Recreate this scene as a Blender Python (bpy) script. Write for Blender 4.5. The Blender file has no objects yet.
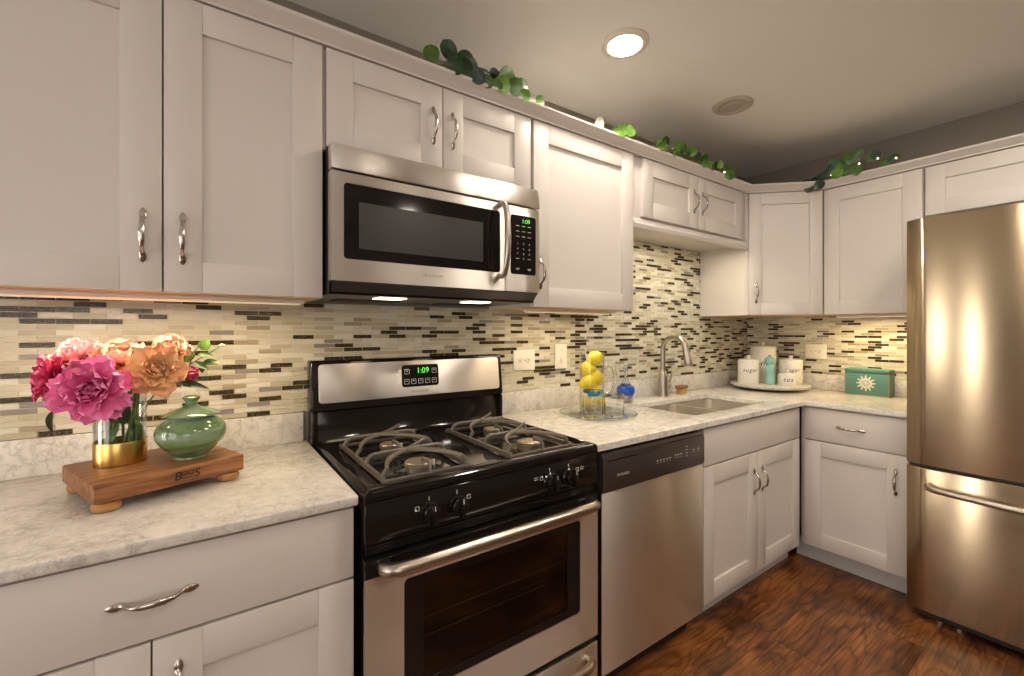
import bpy, bmesh, math, random
from mathutils import Vector, Matrix, Quaternion
PI = math.pi
S = bpy.context.scene
COL = S.collection

# ------------------------------------------------------------------ camera
cam_d = bpy.data.cameras.new('camera'); cam = bpy.data.objects.new('camera', cam_d); COL.objects.link(cam)
cam.location = (-0.2942, -1.6621, 1.2603); cam.rotation_euler = (PI/2, 0, -0.6124)
cam_d.sensor_width = 36; cam_d.lens = 439.79/1024*36; cam_d.shift_y = -(338-330.57)/1024
cam_d.clip_start = 0.02
S.camera = cam
# ------------------------------------------------------------------ world, light, exposure
S.view_settings.view_transform = 'Standard'; S.view_settings.look = 'None'
S.view_settings.gamma = 1; S.view_settings.use_curve_mapping = False
S.view_settings.exposure = 0.17
W = bpy.data.worlds.new('world'); S.world = W; W.use_nodes = True
W.node_tree.nodes['Background'].inputs['Color'].default_value = (0.75, 0.85, 1, 1)
W.node_tree.nodes['Background'].inputs['Strength'].default_value = 0.5
WARM = (1.0, 0.78, 0.52); CAN = (1.0, 0.885, 0.75); DAY = (1.0, 0.94, 0.88)
CAN_E = 172; ADDED_WIN_E = 2.5; ADDED_DOOR_E = 18; STRIP_W = .9  # emission strengths; the window and door panes are added, unseen light sources
def area(name, loc, rot, sx, sy, watts, color, spread=PI):
    l = bpy.data.lights.new(name, 'AREA'); l.shape = 'RECTANGLE'; l.size = sx; l.size_y = sy
    l.energy = watts; l.color = color; l.spread = spread
    o = bpy.data.objects.new(name, l); COL.objects.link(o); o.location = loc; o.rotation_euler = rot
    return o
# under-cabinet strip lamps (their housings are built further down)
area('strip_lamp', (-0.37, -0.235, 1.327), (0, 0, 0), 0.60, 0.02, 2.5*STRIP_W, WARM)
area('strip_lamp', (1.05, -0.20, 1.327), (0, 0, 0), 0.46, 0.02, 1.5*STRIP_W, WARM)
area('strip_lamp', (1.87, -0.262, 1.757), (0, 0, 0), 0.70, 0.02, 3.2*STRIP_W, (1, .88, .66))
area('strip_lamp', (2.80, -0.82, 1.327), (0, 0, 0), 0.02, 0.36, 3.0*STRIP_W, (1, .74, .40))
for lx in (0.20, 0.52):
    area('hood_lamp', (lx, -0.27, 1.362), (0, 0, 0), 0.06, 0.05, 0.5, WARM)

# ------------------------------------------------------------------ helpers: materials
MATS = {}
def lin(c):
    return tuple(((x/12.92) if x <= .04045 else ((x+.055)/1.055)**2.4) for x in c)
def mat(name, color=(.8, .8, .8), rough=.5, metal=0, **kw):
    if name in MATS: return MATS[name]
    m = bpy.data.materials.new(name); m.use_nodes = True
    b = m.node_tree.nodes['Principled BSDF']
    b.inputs['Base Color'].default_value = (*color, 1); b.inputs['Roughness'].default_value = rough
    b.inputs['Metallic'].default_value = metal
    for k, v in kw.items():
        k = k.replace('_', ' ')
        b.inputs[k].default_value = v
    MATS[name] = m
    return m
def N(m, typ, **kw):
    n = m.node_tree.nodes.new(typ)
    for k, v in kw.items():
        if hasattr(n, k): setattr(n, k, v)
        else: n.inputs[k].default_value = v
    return n
def L(m, a, b): m.node_tree.links.new(a, b)
def ramp(m, fac, stops):
    r = N(m, 'ShaderNodeValToRGB'); e = r.color_ramp.elements
    while len(e) < len(stops): e.new(.5)
    for i, (p, c) in enumerate(stops): e[i].position = p; e[i].color = (*c, 1)
    L(m, fac, r.inputs['Fac']); return r
def coords(m, scale=(1, 1, 1), rot=(0, 0, 0), kind='Object'):
    t = N(m, 'ShaderNodeTexCoord'); mp = N(m, 'ShaderNodeMapping')
    mp.inputs['Scale'].default_value = scale; mp.inputs['Rotation'].default_value = rot
    L(m, t.outputs[kind], mp.inputs['Vector']); return mp.outputs['Vector']
def bsdf(m): return m.node_tree.nodes['Principled BSDF']
def bump(m, h, strength=.2, dist=.002):
    b = N(m, 'ShaderNodeBump'); b.inputs['Strength'].default_value = strength; b.inputs['Distance'].default_value = dist
    L(m, h, b.inputs['Height']); L(m, b.outputs['Normal'], bsdf(m).inputs['Normal'])
def noise(m, vec, scale, detail=4, rough=.5, dist=0):
    n = N(m, 'ShaderNodeTexNoise'); n.inputs['Scale'].default_value = scale; n.inputs['Detail'].default_value = detail
    n.inputs['Roughness'].default_value = rough; n.inputs['Distortion'].default_value = dist
    L(m, vec, n.inputs['Vector']); return n

def make_materials():
    mat('cabinet_white', (.66, .61, .565), .38, Specular_IOR_Level=.4)
    mat('toe_white', (.62, .595, .58), .5)
    m = mat('wall_paint', (.27, .24, .195), .8); n = noise(m, coords(m), 180, 2); bump(m, n.outputs['Fac'], .12, .001)
    m = mat('ceiling_paint', (.87, .86, .82), .85); n = noise(m, coords(m), 160, 2); bump(m, n.outputs['Fac'], .2, .0015)
    mat('maple', (.62, .42, .20), .5)
    # marble
    m = mat('marble', rough=.16); v = coords(m)
    n1 = noise(m, v, 7, 9, .7, 1.5); n2 = noise(m, v, 38, 6, .72, .6); n3 = noise(m, v, 3.2, 3, .5)
    wv = N(m, 'ShaderNodeTexVoronoi'); wv.feature = 'DISTANCE_TO_EDGE'; wv.inputs['Scale'].default_value = 15
    dis = noise(m, v, 9, 6, .65); mx = N(m, 'ShaderNodeMixRGB'); mx.inputs['Fac'].default_value = .25
    L(m, v, mx.inputs[1]); L(m, dis.outputs['Color'], mx.inputs[2]); L(m, mx.outputs['Color'], wv.inputs['Vector'])
    vein = ramp(m, wv.outputs['Distance'], [(0, (.49, .47, .435)), (.03, (.63, .605, .56)), (.14, (.72, .69, .63))])
    msk = ramp(m, n3.outputs['Fac'], [(.46, (0, 0, 0)), (.68, (1, 1, 1))])
    vm = N(m, 'ShaderNodeMixRGB'); vm.inputs[2].default_value = (.72, .69, .63, 1); L(m, msk.outputs['Color'], vm.inputs[0]); L(m, vein.outputs['Color'], vm.inputs[1])
    cloud = ramp(m, n1.outputs['Fac'], [(.33, (.72, .705, .68)), (.46, (.93, .92, .90)), (.62, (1, 1, 1))])
    spk = ramp(m, n2.outputs['Fac'], [(.34, (.72, .705, .68)), (.5, (1, 1, 1))])
    a = N(m, 'ShaderNodeMixRGB'); a.blend_type = 'MULTIPLY'; a.inputs['Fac'].default_value = .9
    b = N(m, 'ShaderNodeMixRGB'); b.blend_type = 'MULTIPLY'; b.inputs['Fac'].default_value = .75
    L(m, vm.outputs['Color'], a.inputs[1]); L(m, cloud.outputs['Color'], a.inputs[2])
    L(m, a.outputs['Color'], b.inputs[1]); L(m, spk.outputs['Color'], b.inputs[2]); L(m, b.outputs['Color'], bsdf(m).inputs['Base Color'])
    # steel
    def steel(name, col, rough, an, rot, stretch):
        m = mat(name, col, rough, 1, Anisotropic=an, Anisotropic_Rotation=rot)
        t = N(m, 'ShaderNodeCombineXYZ'); t.inputs['Z'].default_value = 1; L(m, t.outputs[0], bsdf(m).inputs['Tangent'])   # vertical tangent: highlights stretch up and down
        if stretch is None: return m
        n = noise(m, coords(m, stretch), 60, 3, .6)
        r = ramp(m, n.outputs['Fac'], [(.3, (rough*.93,)*3), (.7, (rough*1.07,)*3)]); L(m, r.outputs['Color'], bsdf(m).inputs['Roughness'])
        return m
    steel('brushed_steel', (.80, .755, .70), .38, .92, 0, (.1, .1, 5))
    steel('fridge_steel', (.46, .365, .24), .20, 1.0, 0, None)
    mat('satin_nickel', (.48, .425, .36), .28, 1)
    mat('pull_metal', (.50, .46, .41), .22, 1)
    mat('chrome', (.75, .73, .70), .12, 1)
    mat('sink_steel', (.80, .76, .68), .32, 1)
    mat('black_gloss', (.009, .008, .007), .08, Specular_IOR_Level=.35)
    mat('black_enamel', (.010, .008, .007), .10, Specular_IOR_Level=.35)
    mat('black_matte', (.02, .018, .017), .45)
    mat('dark_plastic', (.045, .036, .031), .3)
    mat('cast_iron', (.16, .135, .105), .42, .3)
    mat('burner_metal', (.42, .36, .27), .38, .8)
    mat('micro_mesh', (.045, .042, .04), .28, Specular_IOR_Level=.4)
    mat('legend', (.75, .72, .66), .5)
    mat('brand_grey', (.20, .18, .16), .4)
    mat('digit_green', (.1, .7, .1), .5, Emission_Color=(.15, 1, .12, 1), Emission_Strength=.8)
    mat('lamp_glass', (1, .95, .85), .4, Emission_Color=(*CAN, 1), Emission_Strength=CAN_E)
    mat('strip_glass', (.75, .6, .38), .4, Emission_Color=(*WARM, 1), Emission_Strength=.35)
    mat('hood_glass', (1, .9, .7), .4, Emission_Color=(*WARM, 1), Emission_Strength=6)
    mat('fairy_bulb', (1, .9, .7), .4, Emission_Color=(1, .78, .45, 1), Emission_Strength=5)
    mat('window_daylight', (1, 1, 1), .4, Emission_Color=(*DAY, 1), Emission_Strength=ADDED_WIN_E)  # glowing pane of the added, unseen windows
    mat('door_daylight', (1, 1, 1), .4, Emission_Color=(*DAY, 1), Emission_Strength=ADDED_DOOR_E)  # glowing pane of the added, unseen door
    mat('fixture_white', (.72, .66, .57), .5); mat('trim_grey', (.50, .45, .38), .5)
    mat('plate_white', (.80, .76, .66), .35)
    mat('hole_dark', (.03, .025, .02), .6)
    # tiles
    mat('grout', (.70, .64, .49), .8)
    mat('tile_cream', (.57, .535, .405), .22, Specular_IOR_Level=.35)
    mat('tile_ivory', (.66, .64, .535), .22, Specular_IOR_Level=.35)
    mat('tile_sand', (.48, .435, .315), .22, Specular_IOR_Level=.35)
    mat('tile_taupe', (.37, .31, .22), .22, Specular_IOR_Level=.35)
    mat('tile_grey', (.27, .245, .23), .22, Specular_IOR_Level=.35)
    m = mat('tile_pearl', (.7, .66, .56), .12); n = noise(m, coords(m, (1, 1, 1)), 420, 2, .6)
    r = ramp(m, n.outputs['Fac'], [(.4, (.45, .40, .30)), (.6, (.80, .76, .66))]); L(m, r.outputs['Color'], bsdf(m).inputs['Base Color'])
    m = mat('tile_bronze', (.05, .035, .02), .18, Specular_IOR_Level=.3); n = noise(m, coords(m, (1, 1, 1)), 260, 3, .7)
    r = ramp(m, n.outputs['Fac'], [(.42, (.020, .014, .008)), (.58, (.085, .062, .034)), (.74, (.26, .20, .10))]); L(m, r.outputs['Color'], bsdf(m).inputs['Base Color'])
    # wood for the board
    m = mat('board_wood', rough=.42); v = coords(m, (3, 26, 26)); n = noise(m, v, 2.2, 6, .6, .6)
    r = ramp(m, n.outputs['Fac'], [(.28, (.09, .030, .010)), (.5, (.26, .10, .034)), (.72, (.46, .215, .08))]); L(m, r.outputs['Color'], bsdf(m).inputs['Base Color'])
    m = mat('foot_wood', rough=.4); v = coords(m, (8, 8, 60)); n = noise(m, v, 2, 5, .6, .6)
    r = ramp(m, n.outputs['Fac'], [(.3, (.30, .12, .035)), (.7, (.60, .30, .10))]); L(m, r.outputs['Color'], bsdf(m).inputs['Base Color'])
    # floor
    m = mat('floor_wood', rough=.3, Coat_Weight=.1, Coat_Roughness=.2)
    at = N(m, 'ShaderNodeAttribute'); at.attribute_name = 'plank'
    v = coords(m, (1, 1, 1)); ad = N(m, 'ShaderNodeVectorMath'); ad.operation = 'ADD'; L(m, v, ad.inputs[0])
    sc = N(m, 'ShaderNodeVectorMath'); sc.operation = 'SCALE'; sc.inputs['Scale'].default_value = 37; L(m, at.outputs['Color'], sc.inputs[0]); L(m, sc.outputs['Vector'], ad.inputs[1])
    mp = N(m, 'ShaderNodeMapping'); mp.inputs['Scale'].default_value = (1.5, 7, 1); L(m, ad.outputs['Vector'], mp.inputs['Vector'])
    n0 = noise(m, mp.outputs['Vector'], 1.0, 2, .5, .3)
    ma = N(m, 'ShaderNodeMath'); ma.operation = 'MULTIPLY'; ma.inputs[1].default_value = 24; L(m, n0.outputs['Fac'], ma.inputs[0])
    fr = N(m, 'ShaderNodeMath'); fr.operation = 'PINGPONG'; fr.inputs[1].default_value = 1; L(m, ma.outputs[0], fr.inputs[0])
    mp2 = N(m, 'ShaderNodeMapping'); mp2.inputs['Scale'].default_value = (1.3, 42, 1); L(m, ad.outputs['Vector'], mp2.inputs['Vector'])
    n1 = noise(m, mp2.outputs['Vector'], 3, 5, .65, .2); n2 = noise(m, ad.outputs['Vector'], 4, 3, .5)
    c1 = ramp(m, n2.outputs['Fac'], [(.33, (.075, .028, .010)), (.5, (.21, .075, .020)), (.68, (.37, .14, .036))])
    c2 = ramp(m, fr.outputs[0], [(.0, (.36, .31, .28)), (.35, (.85, .82, .8)), (1, (1, 1, 1))])
    c3 = ramp(m, n1.outputs['Fac'], [(.36, (.38, .33, .30)), (.56, (1, 1, 1))])
    x1 = N(m, 'ShaderNodeMixRGB'); x1.blend_type = 'MULTIPLY'; x1.inputs[0].default_value = .75; L(m, c1.outputs[0], x1.inputs[1]); L(m, c2.outputs[0], x1.inputs[2])
    x2 = N(m, 'ShaderNodeMixRGB'); x2.blend_type = 'MULTIPLY'; x2.inputs[0].default_value = .9; L(m, x1.outputs[0], x2.inputs[1]); L(m, c3.outputs[0], x2.inputs[2])
    L(m, x2.outputs[0], bsdf(m).inputs['Base Color']); bump(m, n1.outputs['Fac'], .25, .002)
    # small objects
    def glass(name, col=(1, 1, 1), rough=.01, ior=1.45, pw_=2.2, mul=.85):
        m = mat(name, col, rough, IOR=ior, Transmission_Weight=1.0)
        b = bsdf(m); out = m.node_tree.nodes['Material Output']
        mix = N(m, 'ShaderNodeMixShader'); tr = N(m, 'ShaderNodeBsdfTransparent'); tr.inputs['Color'].default_value = (*col, 1)
        gl = N(m, 'ShaderNodeBsdfGlossy'); gl.inputs['Roughness'].default_value = rough
        lw = N(m, 'ShaderNodeLayerWeight'); lw.inputs['Blend'].default_value = .5
        pw = N(m, 'ShaderNodeMath'); pw.operation = 'POWER'; pw.inputs[1].default_value = pw_; L(m, lw.outputs['Facing'], pw.inputs[0])
        fz = N(m, 'ShaderNodeMath'); fz.operation = 'MULTIPLY_ADD'; fz.inputs[1].default_value = mul; fz.inputs[2].default_value = .04; L(m, pw.outputs[0], fz.inputs[0])
        L(m, fz.outputs[0], mix.inputs[0]); L(m, tr.outputs[0], mix.inputs[1]); L(m, gl.outputs[0], mix.inputs[2]); L(m, mix.outputs[0], out.inputs['Surface'])
        return m
    glass('clear_glass', (.982, .99, .984)); glass('tray_glass', (.94, .97, .955), pw_=5, mul=.5); glass('oven_glass', (.60, .53, .46), .02, 1.5, 4, .6)
    mat('solid_glass', (1, 1, 1), .0, IOR=1.45, Transmission_Weight=1.0)
    mat('tray_solid', (.90, .97, .93), .0, IOR=1.45, Transmission_Weight=1.0)
    mat('blue_band', (.03, .16, .42), .2); mat('green_band', (.10, .35, .18), .2); mat('red_dot', (.6, .08, .04), .2)
    mat('blue_glass', (.004, .08, .52), .06, Coat_Weight=.6); mat('silver', (.42, .40, .37), .18, 1); mat('cyan_glass', (.25, .50, .65), .1)
    m = mat('lemon', (.93, .72, .03), .36, Subsurface_Weight=.05); n = noise(m, coords(m), 220, 2); bump(m, n.outputs['Fac'], .2, .001)
    m = mat('gold_band', (.80, .52, .16), .28, 1); n = noise(m, coords(m, (1, 1, 60)), 20, 3); bump(m, n.outputs['Fac'], .1, .001)
    m = mat('jar_glaze', rough=.12, Coat_Weight=.5); v = coords(m, (3, 3, 14)); n = noise(m, v, 2.4, 5, .55, .8)
    r = ramp(m, n.outputs['Fac'], [(.30, (.06, .095, .02)), (.44, (.13, .22, .08)), (.56, (.20, .30, .18)), (.68, (.30, .33, .29))]); L(m, r.outputs['Color'], bsdf(m).inputs['Base Color'])
    mat('ceramic_white', (.80, .765, .69), .25, Coat_Weight=.3); mat('ink', (.03, .028, .026), .6); mat('burnt_ink', (.02, .010, .006), .7)
    m = mat('mill_teal', (.24, .52, .45), .18, Coat_Weight=.4); 
    m = mat('box_teal', rough=.5); n = noise(m, coords(m, (6, 6, 40)), 5, 5, .65)
    r = ramp(m, n.outputs['Fac'], [(.26, (.24, .32, .23)), (.38, (.085, .235, .185)), (.75, (.11, .285, .225))]); L(m, r.outputs['Color'], bsdf(m).inputs['Base Color'])
    mat('box_edge', (.42, .24, .10), .6); mat('applique_white', (.80, .76, .66), .5)
    mat('brush_wood', (.24, .10, .045), .4); mat('bristle', (.52, .33, .12), .7)
    def leafm(name, a, b):
        m = mat(name, a, .38); n = noise(m, coords(m), 45, 3); r = ramp(m, n.outputs['Fac'], [(.35, a), (.65, b)]); L(m, r.outputs['Color'], bsdf(m).inputs['Base Color'])
    leafm('leaf_green', (.035, .095, .010), (.075, .165, .02)); leafm('leaf_dark', (.008, .026, .007), (.022, .06, .014)); leafm('leaf_bright', (.09, .22, .02), (.17, .32, .045))
    leafm('leaf_blue', (.012, .034, .022), (.028, .06, .038)); leafm('leaf_pale', (.42, .42, .34), (.55, .55, .45)); mat('stem_green', (.13, .20, .05), .5); mat('stem_brown', (.20, .13, .05), .6)
    def petal(name, inner, outer):
        m = mat(name, outer, .5, Subsurface_Weight=.08); at = N(m, 'ShaderNodeAttribute'); at.attribute_name = 'petal'
        n = noise(m, coords(m), 60, 3); ad = N(m, 'ShaderNodeMath'); ad.operation = 'MULTIPLY_ADD'; ad.inputs[1].default_value = .35; ad.inputs[2].default_value = -.17
        L(m, n.outputs['Fac'], ad.inputs[0]); s = N(m, 'ShaderNodeMath'); s.operation = 'ADD'; L(m, at.outputs['Fac'], s.inputs[0]); L(m, ad.outputs[0], s.inputs[1])
        r = ramp(m, s.outputs[0], [(0.0, inner), (.95, outer)]); L(m, r.outputs['Color'], bsdf(m).inputs['Base Color'])
    petal('petal_magenta', (.78, .03, .27), (1, .34, .62)); petal('petal_deep', (.45, .02, .08), (.72, .08, .22)); petal('petal_pink', (.80, .24, .30), (.95, .52, .52))
    petal('petal_coral', (1, .74, .30), (1, .52, .32)); petal('petal_peach', (.92, .42, .28), (1, .60, .46)); petal('petal_rose', (.88, .30, .22), (.97, .66, .46))
make_materials()
M = MATS

# ------------------------------------------------------------------ helpers: meshes and objects
class MB:
    def __init__(s): s.bm = bmesh.new(); s.lay = None
    def _fin(s, faces, mi, smooth):
        for f in faces: f.material_index = mi; f.smooth = smooth
    def box(s, x0, x1, y0, y1, z0, z1, bev=0, mi=0, seg=2, mtx=None, smooth=False):
        bm = s.bm
        if x0 > x1: x0, x1 = x1, x0
        if y0 > y1: y0, y1 = y1, y0
        if z0 > z1: z0, z1 = z1, z0
        r = bmesh.ops.create_cube(bm, size=1); vs = r['verts']
        for v in vs: v.co = Vector((x0+(v.co.x+.5)*(x1-x0), y0+(v.co.y+.5)*(y1-y0), z0+(v.co.z+.5)*(z1-z0)))
        if mtx is not None:
            for v in vs: v.co = mtx @ v.co
        fs = set(f for v in vs for f in v.link_faces); s._fin(fs, mi, smooth)
        if bev:
            es = list(set(e for v in vs for e in v.link_edges))
            r = bmesh.ops.bevel(bm, geom=es, offset=bev, segments=seg, profile=.5, affect='EDGES', clamp_overlap=True)
            s._fin(r['faces'], mi, smooth)
        return s
    def poly(s, pts, mi=0, smooth=False):
        f = s.bm.faces.new([s.bm.verts.new(p) for p in pts]); f.material_index = mi; f.smooth = smooth; return f
    def prism(s, pts, d, mi=0, bev=0, smooth=False, seg=2):
        """closed planar polygon pts (3-D) extruded by vector d"""
        bm = s.bm; d = Vector(d); a = [bm.verts.new(p) for p in pts]; b = [bm.verts.new(Vector(p)+d) for p in pts]; n = len(pts)
        fs = [bm.faces.new(list(reversed(a))), bm.faces.new(b)]
        for i in range(n): fs.append(bm.faces.new([a[i], a[(i+1) % n], b[(i+1) % n], b[i]]))
        bmesh.ops.recalc_face_normals(bm, faces=fs); s._fin(fs, mi, smooth)
        if bev:
            es = list(fs[0].edges)+list(fs[1].edges)
            r = bmesh.ops.bevel(bm, geom=es, offset=bev, segments=seg, profile=.5, affect='EDGES', clamp_overlap=True); s._fin(r['faces'], mi, True)
        return s
    def loft(s, rings, mi=0, smooth=True, cap0=True, cap1=True, closed=True):
        bm = s.bm; R = [[bm.verts.new(p) for p in r] for r in rings]; n = len(R[0]); fs = []
        for i in range(len(R)-1):
            for j in range(n if closed else n-1):
                k = (j+1) % n
                fs.append(bm.faces.new([R[i][j], R[i][k], R[i+1][k], R[i+1][j]]))
        s._fin(fs, mi, smooth)
        if cap0: f = bm.faces.new(list(reversed(R[0]))); s._fin([f], mi, False); fs.append(f)
        if cap1: f = bm.faces.new(R[-1]); s._fin([f], mi, False); fs.append(f)
        if cap0 and cap1: bmesh.ops.recalc_face_normals(bm, faces=fs)
        return s
    def lathe(s, prof, c=(0, 0, 0), seg=32, mi=0, mtx=None, sx=1, sy=1, cap0=True, cap1=True, smooth=True):
        rings = []
        for r, z in prof:
            ring = []
            for k in range(seg):
                a = 2*PI*k/seg; p = Vector((r*math.cos(a)*sx, r*math.sin(a)*sy, z))
                if mtx is not None: p = mtx @ p
                ring.append(p+Vector(c))
            rings.append(ring)
        return s.loft(rings, mi, smooth, cap0, cap1)
    def tube(s, path, rad, seg=10, mi=0, flat=1, up=None, caps=True, smooth=True):
        P = [Vector(p) for p in path]; n = len(P)
        if not isinstance(rad, (list, tuple)): rad = [rad]*n
        rings = []; prev = None
        for i in range(n):
            t = (P[min(i+1, n-1)]-P[max(i-1, 0)])
            t = t.normalized() if t.length > 1e-9 else Vector((0, 0, 1))
            if prev is None:
                u = Vector(up) if up else (Vector((0, 0, 1)) if abs(t.z) < .9 else Vector((1, 0, 0)))
            else: u = prev
            u = (u-t*u.dot(t)).normalized(); prev = u; w = t.cross(u)
            fl = flat[i] if isinstance(flat, (list, tuple)) else flat
            rings.append([P[i]+u*(math.cos(2*PI*k/seg)*rad[i]*fl)+w*(math.sin(2*PI*k/seg)*rad[i]) for k in range(seg)])
        return s.loft(rings, mi, smooth, caps, caps)
    def ball(s, c, r, mi=0, seg=12, sc=(1, 1, 1), mtx=None):
        prof = [(max(1e-4, math.sin(PI*i/seg)), -math.cos(PI*i/seg)) for i in range(seg+1)]
        rings = []
        for a, z in prof:
            ring = []
            for k in range(seg*2):
                t = PI*k/seg; p = Vector((a*math.cos(t)*sc[0]*r, a*math.sin(t)*sc[1]*r, z*sc[2]*r))
                if mtx is not None: p = mtx @ p
                ring.append(p+Vector(c))
            rings.append(ring)
        return s.loft(rings, mi, True, True, True)
    def rbox_ring(s, x0, x1, y0, y1, z, r, seg=5):
        pts = []
        for cx, cy, a0 in ((x1-r, y1-r, 0), (x0+r, y1-r, PI/2), (x0+r, y0+r, PI), (x1-r, y0+r, 1.5*PI)):
            for k in range(seg+1):
                a = a0+PI/2*k/seg; pts.append(Vector((cx+r*math.cos(a), cy+r*math.sin(a), z)))
        return pts
    def rplate(s, x0, x1, z0, z1, y0, y1, r, mi=0, bev=0, seg=5):
        """rounded rectangle in XZ extruded along Y (front y0 < back y1)"""
        ring = s.rbox_ring(x0, x1, z0, z1, 0, r, seg); return s.prism([(p.x, y1, p.y) for p in ring], (0, y0-y1, 0), mi, bev)
def bezier(a, b, c, d, n=10):
    out = []
    for i in range(n+1):
        t = i/n; out.append(Vector(a)*(1-t)**3+Vector(b)*3*t*(1-t)**2+Vector(c)*3*t*t*(1-t)+Vector(d)*t**3)
    return out
class Th:            # a top-level Empty; parts are written in world coordinates unless local
    def __init__(s, o, off): s.o = o; s.off = off
def props(o, label=None, cat=None, group=None, kind=None):
    if label: o['label'] = label
    if cat: o['category'] = cat
    if group: o['group'] = group
    if kind: o['kind'] = kind
def thing(name, label, cat, loc=(0, 0, 0), rz=None, group=None):
    o = bpy.data.objects.new(name, None); COL.objects.link(o); o.empty_display_size = .05; o.location = loc
    if rz is not None: o.rotation_euler = (0, 0, rz)
    props(o, label, cat, group); return Th(o, Vector((0, 0, 0)) if rz is not None else Vector(loc))
def obj(name, mb, mats, parent=None, label=None, sharp=40):
    me = bpy.data.meshes.new(name); bm = mb.bm
    off = parent.off if isinstance(parent, Th) else Vector((0, 0, 0))
    if off.length: bmesh.ops.translate(bm, verts=bm.verts, vec=-off)
    bm.normal_update(); bm.to_mesh(me); bm.free()
    for m in (mats if isinstance(mats, (list, tuple)) else [mats]): me.materials.append(M[m])
    try: me.set_sharp_from_angle(angle=math.radians(sharp))
    except Exception: pass
    o = bpy.data.objects.new(name, me); COL.objects.link(o)
    if parent is not None: o.parent = parent.o if isinstance(parent, Th) else parent
    if label: o['label'] = label
    t = Th(o, off); return t
def struct(name, mb, mats, label=None):
    t = obj(name, mb, mats); t.o['kind'] = 'structure'
    if label: t.o['label'] = label
    return t
def solo(name, mb, mats, label, cat, loc=(0, 0, 0), group=None):
    """a thing that is one mesh; written in world coordinates, origin at loc"""
    t = obj(name, mb, mats, Th(None, Vector(loc))); t.o.location = loc; props(t.o, label, cat, group); return t
def dup(o, parent=None):
    c = o.copy(); COL.objects.link(c)
    if parent is not None: c.parent = parent
    for ch in list(o.children): dup(ch, c)
    return c
TXT = {}
def text_mb(s, size, mtx, shear=0, depth=.0004, space=1.0, mb=None, mi=0, align='CENTER'):
    key = (s, shear, space, align)
    if key not in TXT:
        cu = bpy.data.curves.new('t', 'FONT'); cu.body = s; cu.size = 1; cu.align_x = align; cu.align_y = 'CENTER'; cu.shear = shear; cu.space_character = space; cu.resolution_u = 3
        o = bpy.data.objects.new('t', cu); COL.objects.link(o); bpy.context.view_layer.update()
        me = bpy.data.meshes.new_from_object(o.evaluated_get(bpy.context.evaluated_depsgraph_get()))
        TXT[key] = ([v.co.copy() for v in me.vertices], [tuple(p.vertices) for p in me.polygons])
        bpy.data.objects.remove(o); bpy.data.curves.remove(cu); bpy.data.meshes.remove(me)
    vs, fs = TXT[key]; mb = mb or MB(); bm = mb.bm
    V = [bm.verts.new(mtx @ Vector((v.x*size, v.y*size, depth))) for v in vs]
    for f in fs:
        try: q = bm.faces.new([V[i] for i in f]); q.material_index = mi
        except ValueError: pass
    return mb
def face_mtx(p, rz=0):
    """text plane standing upright, facing -Y (then turned by rz about Z)"""
    return Matrix.Translation(Vector(p)) @ Matrix.Rotation(rz, 4, 'Z') @ Matrix.Rotation(PI/2, 4, 'X')

# ------------------------------------------------------------------ levels
ZC, ZCB, ZU, ZUT, CEIL, XC = .882, .858, 1.350, 2.083, 2.383, 2.989
YB = -.596      # carcass front of base cabinets; fronts are 19 mm thick
YU = -.297      # carcass front of wall cabinets
XL, YR = -2.6, -3.9

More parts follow.
